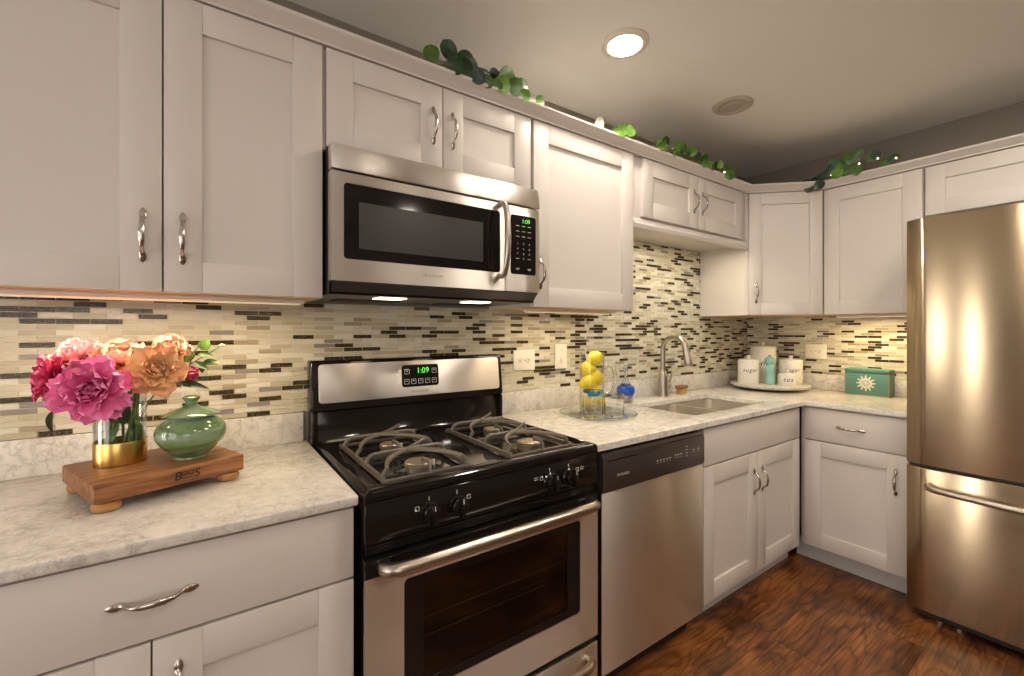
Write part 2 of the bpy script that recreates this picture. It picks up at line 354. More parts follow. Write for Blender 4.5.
# ------------------------------------------------------------------ the room
def room():
    f = MB(); lay = f.bm.loops.layers.float_color.new('plank'); rnd = random.Random(4)
    f.box(XL, XC, YR, 0, -.05, -.002, mi=1)
    y = -.562+.2*3; 
    rows = []
    yy = .1
    edges = [-.562-.2045*k for k in range(-3, 18)]
    edges = [.051, -.153, -.358, -.562, -.785, -.980, -1.176]+[-1.176-.2*k for k in range(1, 15)]
    for a, b in zip(edges[:-1], edges[1:]):
        if b < YR: b = YR
        if a <= YR: break
        a = min(a, 0)
        x = XL-rnd.random()*1.2
        if abs(a+.785) < .01: x = 1.61-1.22*4
        while x < XC:
            x2 = x+1.22; x0c, x1c = max(x, XL), min(x2, XC)
            if x1c > x0c+.01 and a-b > .01:
                g = .0008; fc = f.poly([(x0c+g, b+g, 0), (x1c-g, b+g, 0), (x1c-g, a-g, 0), (x0c+g, a-g, 0)])
                c = (rnd.random(), rnd.random(), rnd.random(), 1)
                for lp in fc.loops: lp[lay] = c
            x = x2
    struct('floor', f, ['floor_wood', 'hole_dark'], 'dark brown hand-scraped wood plank floor')
    c = MB()
    # ceiling in strips around the recessed can openings is not needed: the cans sit just under it
    c.box(XL, XC, YR, 0, CEIL, CEIL+.05); struct('ceiling', c, 'ceiling_paint', 'beige painted ceiling')
    w = MB(); w.box(XL, XC+.1, 0, .1, 0, CEIL); struct('wall_back', w, 'wall_paint')
    w = MB(); w.box(XC, XC+.1, YR, 0, 0, CEIL); struct('wall_right', w, 'wall_paint')
    w = MB(); d0, d1 = -.62, -.02
    w.box(XL-.1, XL, YR, -2.65, 0, CEIL); w.box(XL-.1, XL, -2.65, -1.05, 0, .35); w.box(XL-.1, XL, -2.65, -1.05, 2.1, CEIL); w.box(XL-.1, XL, -1.05, d0, 0, CEIL); w.box(XL-.1, XL, d1, .1, 0, CEIL); w.box(XL-.1, XL, d0, d1, 2.08, CEIL); struct('wall_left', w, 'wall_paint')
    m = MB(); xa, xb = XL-.07, XL-.03     # unseen glazed door, added so its glowing panes put streaks on the fridge
    m.box(xa, xb, d0, d1, 0, .22); m.box(xa, xb, d0, d1, 1.98, 2.08)
    for ya, yb in ((d0, d0+.11), (-.42, -.17), (d1-.045, d1)): m.box(xa, xb, ya, yb, .22, 1.98)
    m.box(xa+.015, xb-.015, d0+.10, d1-.03, .22, 1.98, mi=1); struct('door_1', m, ['cabinet_white', 'door_daylight'])
    w = MB()   # wall behind the camera with an opening for the added window
    a, b = -2.1, -.5
    w.box(XL-.1, a, YR-.1, YR, 0, CEIL); w.box(b, XC+.1, YR-.1, YR, 0, CEIL); w.box(a, b, YR-.1, YR, 0, .7); w.box(a, b, YR-.1, YR, 2.1, CEIL)
    struct('wall_front', w, 'wall_paint')
    def window(n, a, b, zb, mtx):  # unseen windows with glowing panes, added to fill the room with light
        m = MB(); y0, y1 = -.08, .01; t = .05; k = dict(mtx=mtx)
        m.box(a, b, y0, y1, zb, zb+t, **k); m.box(a, b, y0, y1, 2.1-t, 2.1, **k); m.box(a, a+t, y0, y1, zb+t, 2.1-t, **k); m.box(b-t, b, y0, y1, zb+t, 2.1-t, **k)
        m.box(a+t, b-t, y0+.02, y1-.02, zb+.68, zb+.72, **k); m.box((a+b)/2-.015, (a+b)/2+.015, y0+.02, y1-.02, zb+t, 2.1-t, **k)
        m.box(a+t, b-t, y0-.005, y0+.005, zb+t, 2.1-t, mi=1, **k)
        struct('window_%d' % n, m, ['cabinet_white', 'window_daylight'])
    window(1, a, b, .7, Matrix.Translation((0, YR, 0)))
    window(2, 1.05, 2.65, .35, Matrix.Translation((XL, 0, 0)) @ Matrix.Rotation(-PI/2, 4, 'Z'))
room()

# ------------------------------------------------------------------ tile backsplash
def tiles():
    mats = ['grout', 'tile_cream', 'tile_ivory', 'tile_sand', 'tile_taupe', 'tile_grey', 'tile_pearl', 'tile_bronze']
    wts = [0, 30, 22, 13, 4, 3.5, 5, 21]
    P, LEN = .01565, .0672
    def field(mb, regions, tofn, phase, seed):
        rnd = random.Random(seed)
        for (a0, a1, z0, z1) in regions:
            k0 = math.floor((z0-.98)/P); k1 = math.ceil((z1-.98)/P); g = .0011
            for k in range(k0, k1):
                za, zb = .98+k*P+g, .98+(k+1)*P-g
                za, zb = max(za, z0), min(zb, z1)
                if zb-za < .002: continue
                o = phase+(LEN/2 if k % 2 else 0); i0 = math.floor((a0-o)/LEN); i1 = math.ceil((a1-o)/LEN)
                for i in range(i0, i1):
                    xa, xb = max(o+i*LEN+g, a0), min(o+(i+1)*LEN-g, a1)
                    mi = rnd.choices(range(8), wts)[0]
                    if xb-xa < .004: continue
                    pts = [tofn(x, z, .0045+.001*(mi == 7)) for x, z in ((xa, za), (xb, za), (xb, zb), (xa, zb))]
                    bot = [tofn(x, z, .002) for x, z in ((xa, za), (xb, za), (xb, zb), (xa, zb))]
                    tv = [mb.bm.verts.new(p) for p in pts]; bv = [mb.bm.verts.new(p) for p in bot]
                    f = mb.bm.faces.new(tv); f.material_index = mi
                    for q in range(4):
                        f = mb.bm.faces.new([bv[q], bv[(q+1) % 4], tv[(q+1) % 4], tv[q]]); f.material_index = mi
    m = MB(); regs = [(-.74, 1.345, .981, 1.356), (1.345, 2.383, .981, 1.772), (2.383, 2.985, .981, 1.35)]
    for a0, a1, z0, z1 in regs: m.box(a0, a1, -.003, -.0003, z0, z1)
    field(m, regs, lambda x, z, d: Vector((x, -d, z)), -.313, 11)
    struct('trim_1', m, mats, 'glass mosaic strip tile backsplash on the long wall')
    m = MB(); regs = [(.008, 1.06, .981, 1.35)]
    for a0, a1, z0, z1 in regs: m.box(XC-.003, XC-.0003, -a1, -a0, z0, z1)
    field(m, regs, lambda a, z, d: Vector((XC-d, -a, z)), .02, 12)
    struct('trim_2', m, mats, 'glass mosaic strip tile backsplash on the end wall')
tiles()

# ------------------------------------------------------------------ cabinets
def pull(parent, x, z, y, vert=True, ln=.128, name='handle'):
    """bow pull with spoon shaped feet, standing on plane y, facing -Y (local coordinates)"""
    m = MB(); h = ln/2
    s = [-1, -.9, -.78, -.66, -.58, -.5, -.42, -.25, 0, .25, .42, .5, .58, .66, .78, .9, 1]
    hg = [.002, .0035, .004, .006, .012, .019, .0235, .027, .028, .027, .0235, .019, .012, .006, .004, .0035, .002]
    rd = [.002, .0062, .0075, .0062, .0045, .0040, .0048, .0062, .0068, .0062, .0048, .0040, .0045, .0062, .0075, .0062, .002]
    fl = [.4, .45, .5, .6, .9, 1, .9, .75, .7, .75, .9, 1, .9, .6, .5, .45, .4]
    path = [((x, y-b, z+a*h) if vert else (x+a*h, y-b, z)) for a, b in zip(s, hg)]
    m.tube(path, rd, 10, 0, fl, up=(0, -1, 0))
    return obj(name, m, 'pull_metal', parent)
def shaker(parent, x0, x1, z0, z1, yb, st=.076, name='door', th=.019):
    m = MB(); yf = yb-th; b = .0014
    m.box(x0, x0+st, yf, yb, z0, z1, b); m.box(x1-st, x1, yf, yb, z0, z1, b)
    m.box(x0+st, x1-st, yf, yb, z0, z0+st, b); m.box(x0+st, x1-st, yf, yb, z1-st, z1, b)
    m.box(x0+st-.004, x1-st+.004, yf+.009, yb-.002, z0+st-.004, z1-st+.004)
    return obj(name, m, 'cabinet_white', parent)
def slab(parent, x0, x1, z0, z1, yb, name='drawer', th=.019):
    m = MB(); m.box(x0, x1, yb-th, yb, z0, z1, .002); return obj(name, m, 'cabinet_white', parent)
def carcass(parent, x0, x1, y0, y1, z0, z1, under=True, mat_='cabinet_white'):
    m = MB(); t = .016
    m.box(x0, x1, y1, y0, z0, z1, .0008)
    c = obj('carcass', m, mat_, parent)
    if under:
        m = MB(); m.box(x0+.012, x1-.012, y1+.02, y0-.012, z0-.003, z0); obj('bottom_panel', m, 'maple', parent, 'warm maple underside')
    return c
def cabinets():
    g = .0015
    # ---- long wall, wall cabinets (local x along +X, facing -Y)
    t = thing('wall_cabinet', 'large white double-door wall cabinet above the flowers, left of the microwave', 'cabinet', (-.74, 0, ZU), 0)
    w = .728; carcass(t, 0, w, -.003, YU, .004, ZUT-ZU)
    dl = shaker(t, .003, .365, .004, .728, YU-.001); pull(dl, .330, .135, YU-.020)
    dr = shaker(t, .3685, .7265, .004, .728, YU-.001); pull(dr, .405, .135, YU-.020)
    t = thing('wall_cabinet', 'short white two-door cabinet directly above the microwave', 'cabinet', (-.009, 0, 1.790), 0)
    w = .752; carcass(t, 0, w, -.003, YU, 0, ZUT-1.790)
    d = shaker(t, .006, .374, .004, .288, YU-.001); pull(d, .340, .150, YU-.020)
    d = shaker(t, .378, .748, .004, .288, YU-.001); pull(d, .412, .150, YU-.020)
    t = thing('wall_cabinet', 'tall white single-door wall cabinet right of the microwave', 'cabinet', (.746, 0, ZU), 0)
    w = .595; carcass(t, 0, w, -.003, YU, .004, ZUT-ZU)
    d = shaker(t, .008, w-.002, .004, .728, YU-.001); pull(d, .040, .135, YU-.020)
    t = thing('wall_cabinet', 'short white two-door cabinet high above the sink with moulding below', 'cabinet', (1.344, 0, 1.775), 0)
    w = 1.038; carcass(t, 0, w, -.003, YU, 0, ZUT-1.775, under=False)
    d = shaker(t, .066, .516, .026, .303, YU-.001); pull(d, .478, .165, YU-.020)
    d = shaker(t, .520, .972, .026, .303, YU-.001); pull(d, .556, .165, YU-.020)
    m = MB(); prof = [(0, 0), (-.006, 0), (-.012, -.010), (-.012, -.018), (-.020, -.026), (-.020, -.034), (-.014, -.046), (.010, -.046), (.010, 0)]
    m.prism([(.001, YU-.001+a, .016+b) for a, b in prof], (w-.002, 0, 0)); obj('light_rail', m, 'cabinet_white', t)
    # ---- corner cabinet with diagonal door
    t = thing('corner_wall_cabinet', 'white corner wall cabinet with a diagonal door', 'cabinet', (2.385, 0, ZU), 0)
    m = MB(); m.prism([(0, -.003, .004), (.600, -.003, .004), (.600, -.600, .004), (.300, -.600, .004), (0, -.300, .004)], (0, 0, ZUT-ZU-.004)); obj('carcass', m, 'cabinet_white', t)
    m = MB(); m.prism([(.012, -.012, .001), (.59, -.012, .001), (.59, -.59, .001), (.31, -.59, .001), (.012, -.29, .001)], (0, 0, .003)); obj('bottom_panel', m, 'maple', t, 'warm maple underside')
    dd = MB(); th, st = .019, .068; b = .0014; wd = .410
    x0, x1, z0, z1 = .014, wd, .004, .728; yb, yf = -.001, -.020
    dd.box(x0, x0+st, yf, yb, z0, z1, b); dd.box(x1-st, x1, yf, yb, z0, z1, b); dd.box(x0+st, x1-st, yf, yb, z0, z0+st, b); dd.box(x0+st, x1-st, yf, yb, z1-st, z1, b)
    dd.box(x0+st-.004, x1-st+.004, yf+.009, yb-.002, z0+st-.004, z1-st+.004)
    T = Matrix.Translation((0, -.300, 0)) @ Matrix.Rotation(-PI/4, 4, 'Z')
    bmesh.ops.transform(dd.bm, matrix=T, verts=dd.bm.verts); door = obj('door', dd, 'cabinet_white', t)
    h = pull(door, .052, .135, -.020); h.o.data.transform(T)
    # ---- end wall, wall cabinets (turned to face -X; local x runs along -Y)
    R = -PI/2; du = XC-2.692
    t = thing('wall_cabinet', 'white single-door wall cabinet on the end wall, left of the refrigerator', 'cabinet', (XC, -.606, ZU), R)
    carcass(t, 0, .433, -.003, -du, .004, ZUT-ZU)
    d = shaker(t, .002, .431, .004, .728, -du-.001); pull(d, .396, .135, -du-.020)
    t = thing('wall_cabinet', 'short white two-door cabinet above the refrigerator', 'cabinet', (XC, -1.042, 1.832), R)
    carcass(t, 0, .86, -.003, -du, 0, ZUT-1.832)
    d = shaker(t, .008, .429, .004, .246, -du-.001, .07); pull(d, .395, .10, -du-.020)
    d = shaker(t, .432, .857, .004, .246, -du-.001, .07); pull(d, .466, .10, -du-.020)
    # ---- base cabinets
    t = thing('base_cabinet', 'white base cabinet with one wide drawer over two doors, left of the range', 'cabinet', (-.740, 0, 0), 0)
    m = MB(); m.box(0, .735, YB, -.003, .1, ZCB-.0005, .0008); obj('carcass', m, 'cabinet_white', t)
    m = MB(); m.box(0, .735, -.541, -.525, 0, .1); obj('toe_kick', m, 'toe_white', t)
    d = slab(t, .003, .732, .690, .850, YB-.001); pull(d, .372, .768, YB-.020, False, .135)
    d = shaker(t, .003, .3665, .108, .684, YB-.001); pull(d, .330, .575, YB-.020)
    d = shaker(t, .3695, .732, .108, .684, YB-.001); pull(d, .408, .575, YB-.020)
    t = thing('base_cabinet', 'white two-door sink base cabinet right of the dishwasher', 'cabinet', (1.402, 0, 0), 0)
    w = .970; m = MB()
    m.box(0, w, YB, YB+.02, .1, ZCB-.0005, .0008); m.box(0, .016, YB+.02, -.003, .1, ZCB-.0005); m.box(w-.016, w, YB+.02, -.003, .1, ZCB-.0005); m.box(.016, w-.016, YB+.02, -.003, .1, .116)
    obj('carcass', m, 'cabinet_white', t)
    m = MB(); m.box(0, w, -.541, -.525, 0, .1); obj('toe_kick', m, 'toe_white', t)
    slab(t, .022, .928, .688, .846, YB-.001, 'false_front')
    d = shaker(t, .022, .473, .108, .681, YB-.001, .078); pull(d, .438, .545, YB-.020)
    d = shaker(t, .476, .928, .108, .681, YB-.001, .078); pull(d, .516, .545, YB-.020)
    db = XC-2.394
    t = thing('base_cabinet', 'white one-drawer one-door base cabinet on the end wall, beside the refrigerator', 'cabinet', (XC, -.600, 0), R)
    m = MB(); m.box(.0, .455, -db, -.003, .1, ZCB-.0005, .0008); obj('carcass', m, 'cabinet_white', t)
    m = MB(); m.box(-.05, .455, -(XC-2.462), -(XC-2.478), 0, .1); obj('toe_kick', m, 'toe_white', t)
    d = slab(t, .022, .450, .680, .848, -db-.001); pull(d, .230, .762, -db-.020, False)
    d = shaker(t, .022, .450, .110, .673, -db-.001); pull(d, .407, .545, -db-.020)
    # ---- crown
    m = MB(); path = [Vector((-.74, YU-.001, 0)), Vector((2.385-.006, YU-.001, 0)), Vector((2.690, -.603, 0)), Vector((2.690, -1.905, 0))]
    prof = [(-.05, 2.084), (.020, 2.084), (.021, 2.090), (.027, 2.094), (.034, 2.100), (.044, 2.108), (.053, 2.112), (.056, 2.116), (.056, 2.123), (-.05, 2.123)]
    rings = []
    for i, p in enumerate(path):
        d1 = (path[i]-path[i-1]).normalized() if i else None; d2 = (path[i+1]-path[i]).normalized() if i < 3 else None
        n1 = Vector((d1.y, -d1.x, 0)) if d1 else None; n2 = Vector((d2.y, -d2.x, 0)) if d2 else None
        n = n1 if n2 is None else (n2 if n1 is None else (n1+n2).normalized()/max(.3, (n1+n2).normalized().dot(n1)))
        rings.append([p+n*a+Vector((0, 0, z)) for a, z in prof])
    m.loft(rings, 0, False); struct('trim_3', m, 'cabinet_white', 'white crown moulding along the wall cabinet tops')
cabinets()
# strip lamp housings
def strips():
    def one(x0, x1, y0, y1, zt, lab):
        t = thing('strip_light', lab, 'light', ((x0+x1)/2, (y0+y1)/2, zt))
        m = MB(); m.box(x0, x1, y0, y1, zt-.012, zt, .002); obj('housing', m, 'fixture_white', t)
        m = MB(); m.box(x0+.01, x1-.01, y0+.006, y1-.006, zt-.015, zt-.012); obj('lens', m, 'strip_glass', t)
    one(-.69, -.05, -.255, -.215, ZU+.001, 'slim strip light under the cabinet above the flowers')
    one(.80, 1.30, -.22, -.18, ZU+.001, 'slim strip light under the cabinet right of the microwave')
    one(1.50, 2.24, -.282, -.242, 1.775, 'slim strip light under the short cabinet above the sink')
    one(2.78, 2.82, -1.01, -.63, ZU+.001, 'slim strip light under the end wall cabinet')
strips()

# ------------------------------------------------------------------ countertops and sink
HOLE = (1.497, 2.165, -.528, -.176)
def counters():
    t = thing('countertop', 'grey-veined white marble countertop left of the range', 'countertop', (-.37, -.32, ZCB))
    m = MB(); m.box(-.742, -.001, -.633, -.003, ZCB, ZC, .005, seg=3); obj('slab', m, 'marble', t)
    m = MB(); m.box(-.742, -.013, -.022, -.003, ZC, .980, .002); solo('marble_splashback', m, 'marble', 'low grey-veined marble strip along the wall behind the flowers', 'splashback', (-.37, -.012, ZC))
    t = thing('countertop', 'L-shaped grey-veined white marble countertop around the sink', 'countertop', (1.9, -.32, ZCB))
    m = MB(); bm = m.bm; r = .02
    out = [(.768, -.633), (2.352, -.633), (2.357, -.638), (2.357, -1.058), (2.986, -1.058), (2.986, -.003), (.768, -.003)]
    hole = [(p.x, p.y) for p in m.rbox_ring(*HOLE, 0, .022)]
    es = []
    for lp in (out, hole):
        vs = [bm.verts.new((x, y, ZC)) for x, y in lp]; es += [bm.edges.new((vs[i], vs[(i+1) % len(vs)])) for i in range(len(vs))]
    bmesh.ops.triangle_fill(bm, use_beauty=True, use_dissolve=False, edges=es)
    ext = bmesh.ops.extrude_face_region(bm, geom=bm.faces[:]); vs = [g for g in ext['geom'] if isinstance(g, bmesh.types.BMVert)]
    bmesh.ops.translate(bm, verts=vs, vec=(0, 0, ZCB-ZC)); bmesh.ops.recalc_face_normals(bm, faces=bm.faces)
    be = [e for e in bm.edges if len(e.link_faces) == 2 and abs(e.calc_face_angle(0)-PI/2) < .1 and all(abs(v.co.z-ZC) < 1e-5 for v in e.verts)]
    bmesh.ops.bevel(bm, geom=be, offset=.004, segments=3, profile=.5, affect='EDGES', clamp_overlap=True)
    obj('slab', m, 'marble', t, sharp=50)
    m = MB(); m.box(.768, 2.986, -.022, -.003, ZC, .980, .002); solo('marble_splashback', m, 'marble', 'low grey-veined marble strip along the wall behind the faucet', 'splashback', (1.877, -.012, ZC))
    m = MB(); m.box(2.967, 2.986, -1.058, -.0225, ZC, .980, .002); solo('marble_splashback', m, 'marble', 'low grey-veined marble strip on the end wall behind the teal box', 'splashback', (2.976, -.54, ZC))
    # sink
    x0, x1, y0, y1 = HOLE; zt = ZCB-.001
    t = thing('kitchen_sink', 'undermount stainless double bowl sink set in the marble counter', 'sink', ((x0+x1)/2, (y0+y1)/2, .66))
    xm = (x0+x1)/2
    for a, b in ((x0+.004, xm-.010), (xm+.010, x1-.004)):
        m = MB(); rr = []
        for ins, z, r in ((0, zt-.002, .045), (.002, zt-.10, .045), (.006, zt-.15, .05), (.020, zt-.172, .05), (.045, zt-.178, .05)):
            rr.append(m.rbox_ring(a+ins, b-ins, y0+.004+ins, y1-.004-ins, z, r))
        m.loft(rr, 0, True, False, True)
        rr = [m.rbox_ring(a+i, b-i, y0+.004+i, y1-.004-i, z, .045) for i, z in ((-.0015, zt-.002), (-.0015, zt-.12), (.02, zt-.181))]
        m.loft(rr, 0, True, False, True)
        bw = obj('bowl', m, 'sink_steel', t)
        m = MB(); m.lathe([(.001, 0), (.035, 0), (.04, .003), (.03, .004), (.028, .001), (.001, .001)], ((a+b)/2, (y0+y1)/2+.03, zt-.1775), 24); obj('drain', m, 'chrome', bw)
    m = MB(); fl = .018
    m.box(x0-fl, x1+fl, y0-fl, y0+.004, zt-.003, zt); m.box(x0-fl, x1+fl, y1-.004, y1+fl, zt-.003, zt)
    m.box(x0-fl, x0+.005, y0, y1, zt-.003, zt); m.box(x1-.005, x1+fl, y0, y1, zt-.003, zt); m.box(xm-.0105, xm+.0105, y0, y1, zt-.006, zt, .002)
    obj('rim', m, 'sink_steel', t)
    # faucet
    fx, fy = 1.872, -.090
    t = thing('faucet', 'tall brushed nickel gooseneck faucet behind the sink', 'faucet', (fx, fy, ZC))
    m = MB(); m.lathe([(.031, 0), (.032, .004), (.030, .012), (.0285, .05), (.027, .11), (.020, .138), (.016, .15)], (fx, fy, ZC), 24); obj('base', m, 'satin_nickel', t)
    m = MB(); R = .074; zt = 1.150
    path = [(fx, fy, 1.02), (fx, fy, 1.08), (fx, fy, zt)]+[(fx, fy-R+R*math.cos(a), zt+R*math.sin(a)) for a in [PI*k/14 for k in range(1, 13)]]
    m.tube(path, .0142, 14); sp = obj('spout', m, 'satin_nickel', t)
    e = Vector(path[-1]); d = Vector((0, -.22, -1)).normalized()
    m = MB(); m.tube([e-d*.005, e+d*.01, e+d*.03, e+d*.085, e+d*.112, e+d*.118], [.0142, .0158, .0165, .0215, .0235, .020], 16); sh = obj('spray_head', m, 'satin_nickel', t)
    m = MB(); m.box(-.005, .005, -.003, .003, -.014, .014, .002, mtx=Matrix.Translation(e+d*.055+Vector((0, .019, 0)))); obj('spray_button', m, 'black_matte', sh)
    m = MB(); a = Vector((fx+.02, fy, .945)); m.tube([(fx+.018, fy, .940), (fx+.052, fy-.004, .940), (fx+.058, fy-.005, .940)], [.019, .019, .013], 16)
    m.tube([(fx+.046, fy-.004, .948), (fx+.060, fy-.006, .975), (fx+.078, fy-.008, 1.008), (fx+.080, fy-.008, 1.012)], [.0075, .0065, .0085, .004], 10); obj('lever_handle', m, 'satin_nickel', t)
counters()

# ------------------------------------------------------------------ gas range
def gas_range():
    x0, x1 = .006, .757; yf = -.652; t = thing('gas_range', 'black and stainless freestanding gas range with four burners', 'range', ((x0+x1)/2, -.35, 0))
    m = MB(); m.box(x0+.004, x1-.004, yf+.035, -.03, .02, .862); obj('body', m, 'black_enamel', t)
    for xx in (x0+.05, x1-.05):
        for yy in (-.56, -.08):
            m = MB(); m.lathe([(.018, 0), (.018, .01), (.010, .012), (.010, .022)], (xx, yy, 0), 12); obj('levelling_foot', m, 'black_matte', t)
    # cooktop: bull-nosed tray with raised lip
    m = MB(); zt = .894
    prof = [(-.035, .862), (yf+.012, .862), (yf+.002, .868), (yf-.004, .876), (yf-.002, .886), (yf+.008, .893), (yf+.022, zt), (yf+.036, .892), (yf+.042, .884), (-.100, .884), (-.092, .893), (-.035, .893)]
    m.prism([(x0+.012, a, b) for a, b in prof], (x1-x0-.024, 0, 0), smooth=True)
    for sx, xe in ((1, x0), (-1, x1)):
        pr = [(0, .864), (-.0, .878), (.003, .888), (.010, .893), (.016, .892), (.022, .884), (.022, .864)]
        m.prism([(xe+sx*a, yf-.001, b) for a, b in pr], (0, -.036-yf, 0), smooth=True, bev=.003)
    m.box(x0+.0, x1, yf-.0015, yf+.02, .864, .889, .008, seg=3)
    obj('cooktop', m, 'black_enamel', t, sharp=35)
    # burners and grates
    bx = (.182, .556); by = (-.545, -.322)
    for ix in range(2):
        for iy in range(2):
            cx, cy = bx[ix], by[iy]; r = (.044, .036)[iy] if ix == 0 else (.046, .034)[iy]
            m = MB(); m.lathe([(.001, .8835), (.062, .8835), (.066, .8845), (.060, .8865), (.040, .8855), (.001, .8855)], (cx, cy, 0), 32); bo = obj('burner', m, 'black_enamel', t)
            m = MB(); m.lathe([(r*.8, .885), (r*.80, .890), (r*.80, .897), (r*.86, .899), (r*.86, .9025), (r*.7, .903)], (cx, cy, 0), 32); obj('burner_head', m, 'burner_metal', bo)
            m = MB(); m.lathe([(r*.82, .9030), (r*.84, .907), (r*.78, .9095), (r*.4, .9105), (.001, .9105)], (cx, cy, 0), 32); obj('burner_cap', m, 'burner_metal', bo)
            m = MB(); m.tube([(cx+r+.006, cy+.012, .885), (cx+r+.006, cy+.012, .902)], .0035, 8); obj('igniter', m, 'ceramic_white', bo)
    for ix in range(2):
        cx = bx[ix]; a, b = cx-.116, cx+.116; c, d = -.6125, -.205
        m = MB(); zb, zg = .8885, .921; w = .0036
        def arch(pts, fl=1.9): m.tube(pts, w, 8, 0, fl, up=(0, 0, 1))
        for e in (a, b): m.prism([(e-.004, c, zb), (e+.004, c, zb), (e+.004, c, zb+.013), (e-.004, c, zb+.013)], (0, d-c, 0), bev=.0015)
        for e in (c, d): m.box(a, b, e-.004, e+.004, zb, zb+.009, .0015)
        for fx, fy in ((a, c), (b, c), (a, d), (b, d), (a, (c+d)/2), (b, (c+d)/2)): m.box(fx-.006, fx+.006, fy-.006, fy+.006, .8845, zb+.010, .002)
        for cy in by:
            node = Vector((cx, cy+.086, zg)); n2 = 0 if cy == by[0] else 1
            for e, sx in ((a, -1), (b, 1)):
                yy = cy+.082
                arch([(e, yy, zb+.006), (e-sx*.003, yy, zg-.014), (e-sx*.010, yy, zg-.004), (e-sx*.022, yy, zg), (cx+sx*.03, cy+.085, zg), node])
                ys = cy-.050
                plan = bezier((e-sx*.012, ys, zg-.003), (cx+sx*.092, cy-.005, zg), (cx+sx*.070, cy+.046, zg), node, 7)
                arch([(e, ys-.002, zb+.006), (e-sx*.003, ys-.001, zg-.014)]+plan)
            yf2 = cy-.066
            arch([(cx+.004, yf2, zb+.004), (cx+.004, yf2+.002, zg-.012), (cx+.004, yf2+.008, zg-.002), (cx+.003, yf2+.020, zg), (cx+.002, cy-.032, zg), (cx+.001, cy-.022, zg-.002)])
            m.box(a, b, yf2-.003, yf2+.003, zb, zb+.008, .001)
            m.tube([node, node+Vector((.035, .020, .003)), node+Vector((.068, .036, .011)), node+Vector((.080, .042, .016))], [w, w, w, .002], 8, 0, 1.7, up=(0, 0, 1))
        obj('grate', m, 'cast_iron', t)
    # backguard
    m = MB(); m.prism([(x0+.012, a, b) for a, b in ((-.03, .884), (-.098, .884), (-.086, .905), (-.074, .99), (-.03, .99))], (x1-x0-.024, 0, 0), bev=.003); obj('riser', m, 'black_enamel', t)
    m = MB(); m.prism([(x0-.011, a, b) for a, b in ((-.028, .986), (-.092, .986), (-.1, .992), (-.1, 1.01), (-.085, 1.15), (-.076, 1.159), (-.028, 1.159))], (x1-x0+.011, 0, 0), bev=.008, seg=3); bg = obj('backguard', m, 'black_enamel', t)
    m = MB(); m.box(x0-.006, x0+.012, -.096, -.028, .884, .986, .003); obj('side_trim', m, 'black_enamel', t)
    m = MB(); m.box(x1-.012, x1, -.096, -.028, .884, .986, .003); obj('side_trim', m, 'black_enamel', t)
    tilt = math.atan2(.015, .14)
    B = Matrix.Translation((x0, -.1015, 1.010)) @ Matrix.Rotation(-tilt, 4, 'X')
    m = MB(); m.rplate(.014, .731, .006, .137, -.002, .002, .012, bev=.001); bmesh.ops.transform(m.bm, matrix=B, verts=m.bm.verts); sp = obj('steel_fascia', m, 'brushed_steel', bg)
    m = MB(); m.rplate(.302, .450, .040, .122, -.0042, .001, .010, bev=.001); bmesh.ops.transform(m.bm, matrix=B, verts=m.bm.verts); dp = obj('display', m, 'black_gloss', bg)
    m = text_mb('1:09', .030, B @ face_mtx((.385, -.0044, .099))); obj('clock_digits', m, 'digit_green', dp, 'green lit digits')
    def frame(m, x, z, w, h, t=.0012, y=-.0046):
        for q in ((x-w, x+w, z+h-t, z+h), (x-w, x+w, z-h, z-h+t), (x-w, x-w+t, z-h, z+h), (x+w-t, x+w, z-h, z+h)): m.box(q[0], q[1], y, y+.0004, q[2], q[3])
    m = MB()
    for x, z in ((.322, .097), (.432, .097), (.320, .060), (.347, .060), (.375, .060), (.403, .060), (.431, .060)):
        frame(m, x, z, .0095, .009); m.box(x-.004, x+.004, -.0046, -.0042, z+.001, z+.003)
    bmesh.ops.transform(m.bm, matrix=B, verts=m.bm.verts); obj('button_legend', m, 'legend', dp)
    m = text_mb('FRIGIDAIRE', .0125, B @ face_mtx((.372, -.0026, .022)), space=1.1); obj('brand_lettering', m, 'brand_grey', sp)
    # control panel
    m = MB(); m.prism([(x0+.002, a, b) for a, b in ((yf+.035, .768), (yf+.002, .768), (yf-.001, .772), (yf+.006, .856), (yf+.010, .862), (yf+.035, .862))], (x1-x0-.004, 0, 0), bev=.002); cp = obj('control_panel', m, 'black_gloss', t)
    tl = math.atan2(.007, .084); Q = Matrix.Translation((0, yf-.001, .772)) @ Matrix.Rotation(-tl, 4, 'X')
    for i, kx in enumerate((.166, .244, .556, .632)):
        m = MB(); z = .036; KM = Q @ Matrix.Translation((kx, -.001, z)) @ Matrix.Rotation(PI/2, 4, 'X')
        m.lathe([(.0275, 0), (.0275, .003), (.0235, .006), (.0228, .020), (.020, .022), (.001, .022)], (0, 0, 0), 28, mtx=KM)
        m.box(-.0065, .0065, -.025, .025, .012, .036, .003, mtx=KM); k = obj('knob', m, 'black_gloss', t)
        m = MB(); m.box(-.0009, .0009, .012, .024, .0361, .0366, mtx=KM); obj('pointer_mark', m, 'legend', k)
        m = MB(); m.box(-.0007, .0007, .030, .040, -.0005, .0006, mtx=KM); obj('position_mark', m, 'legend', cp)
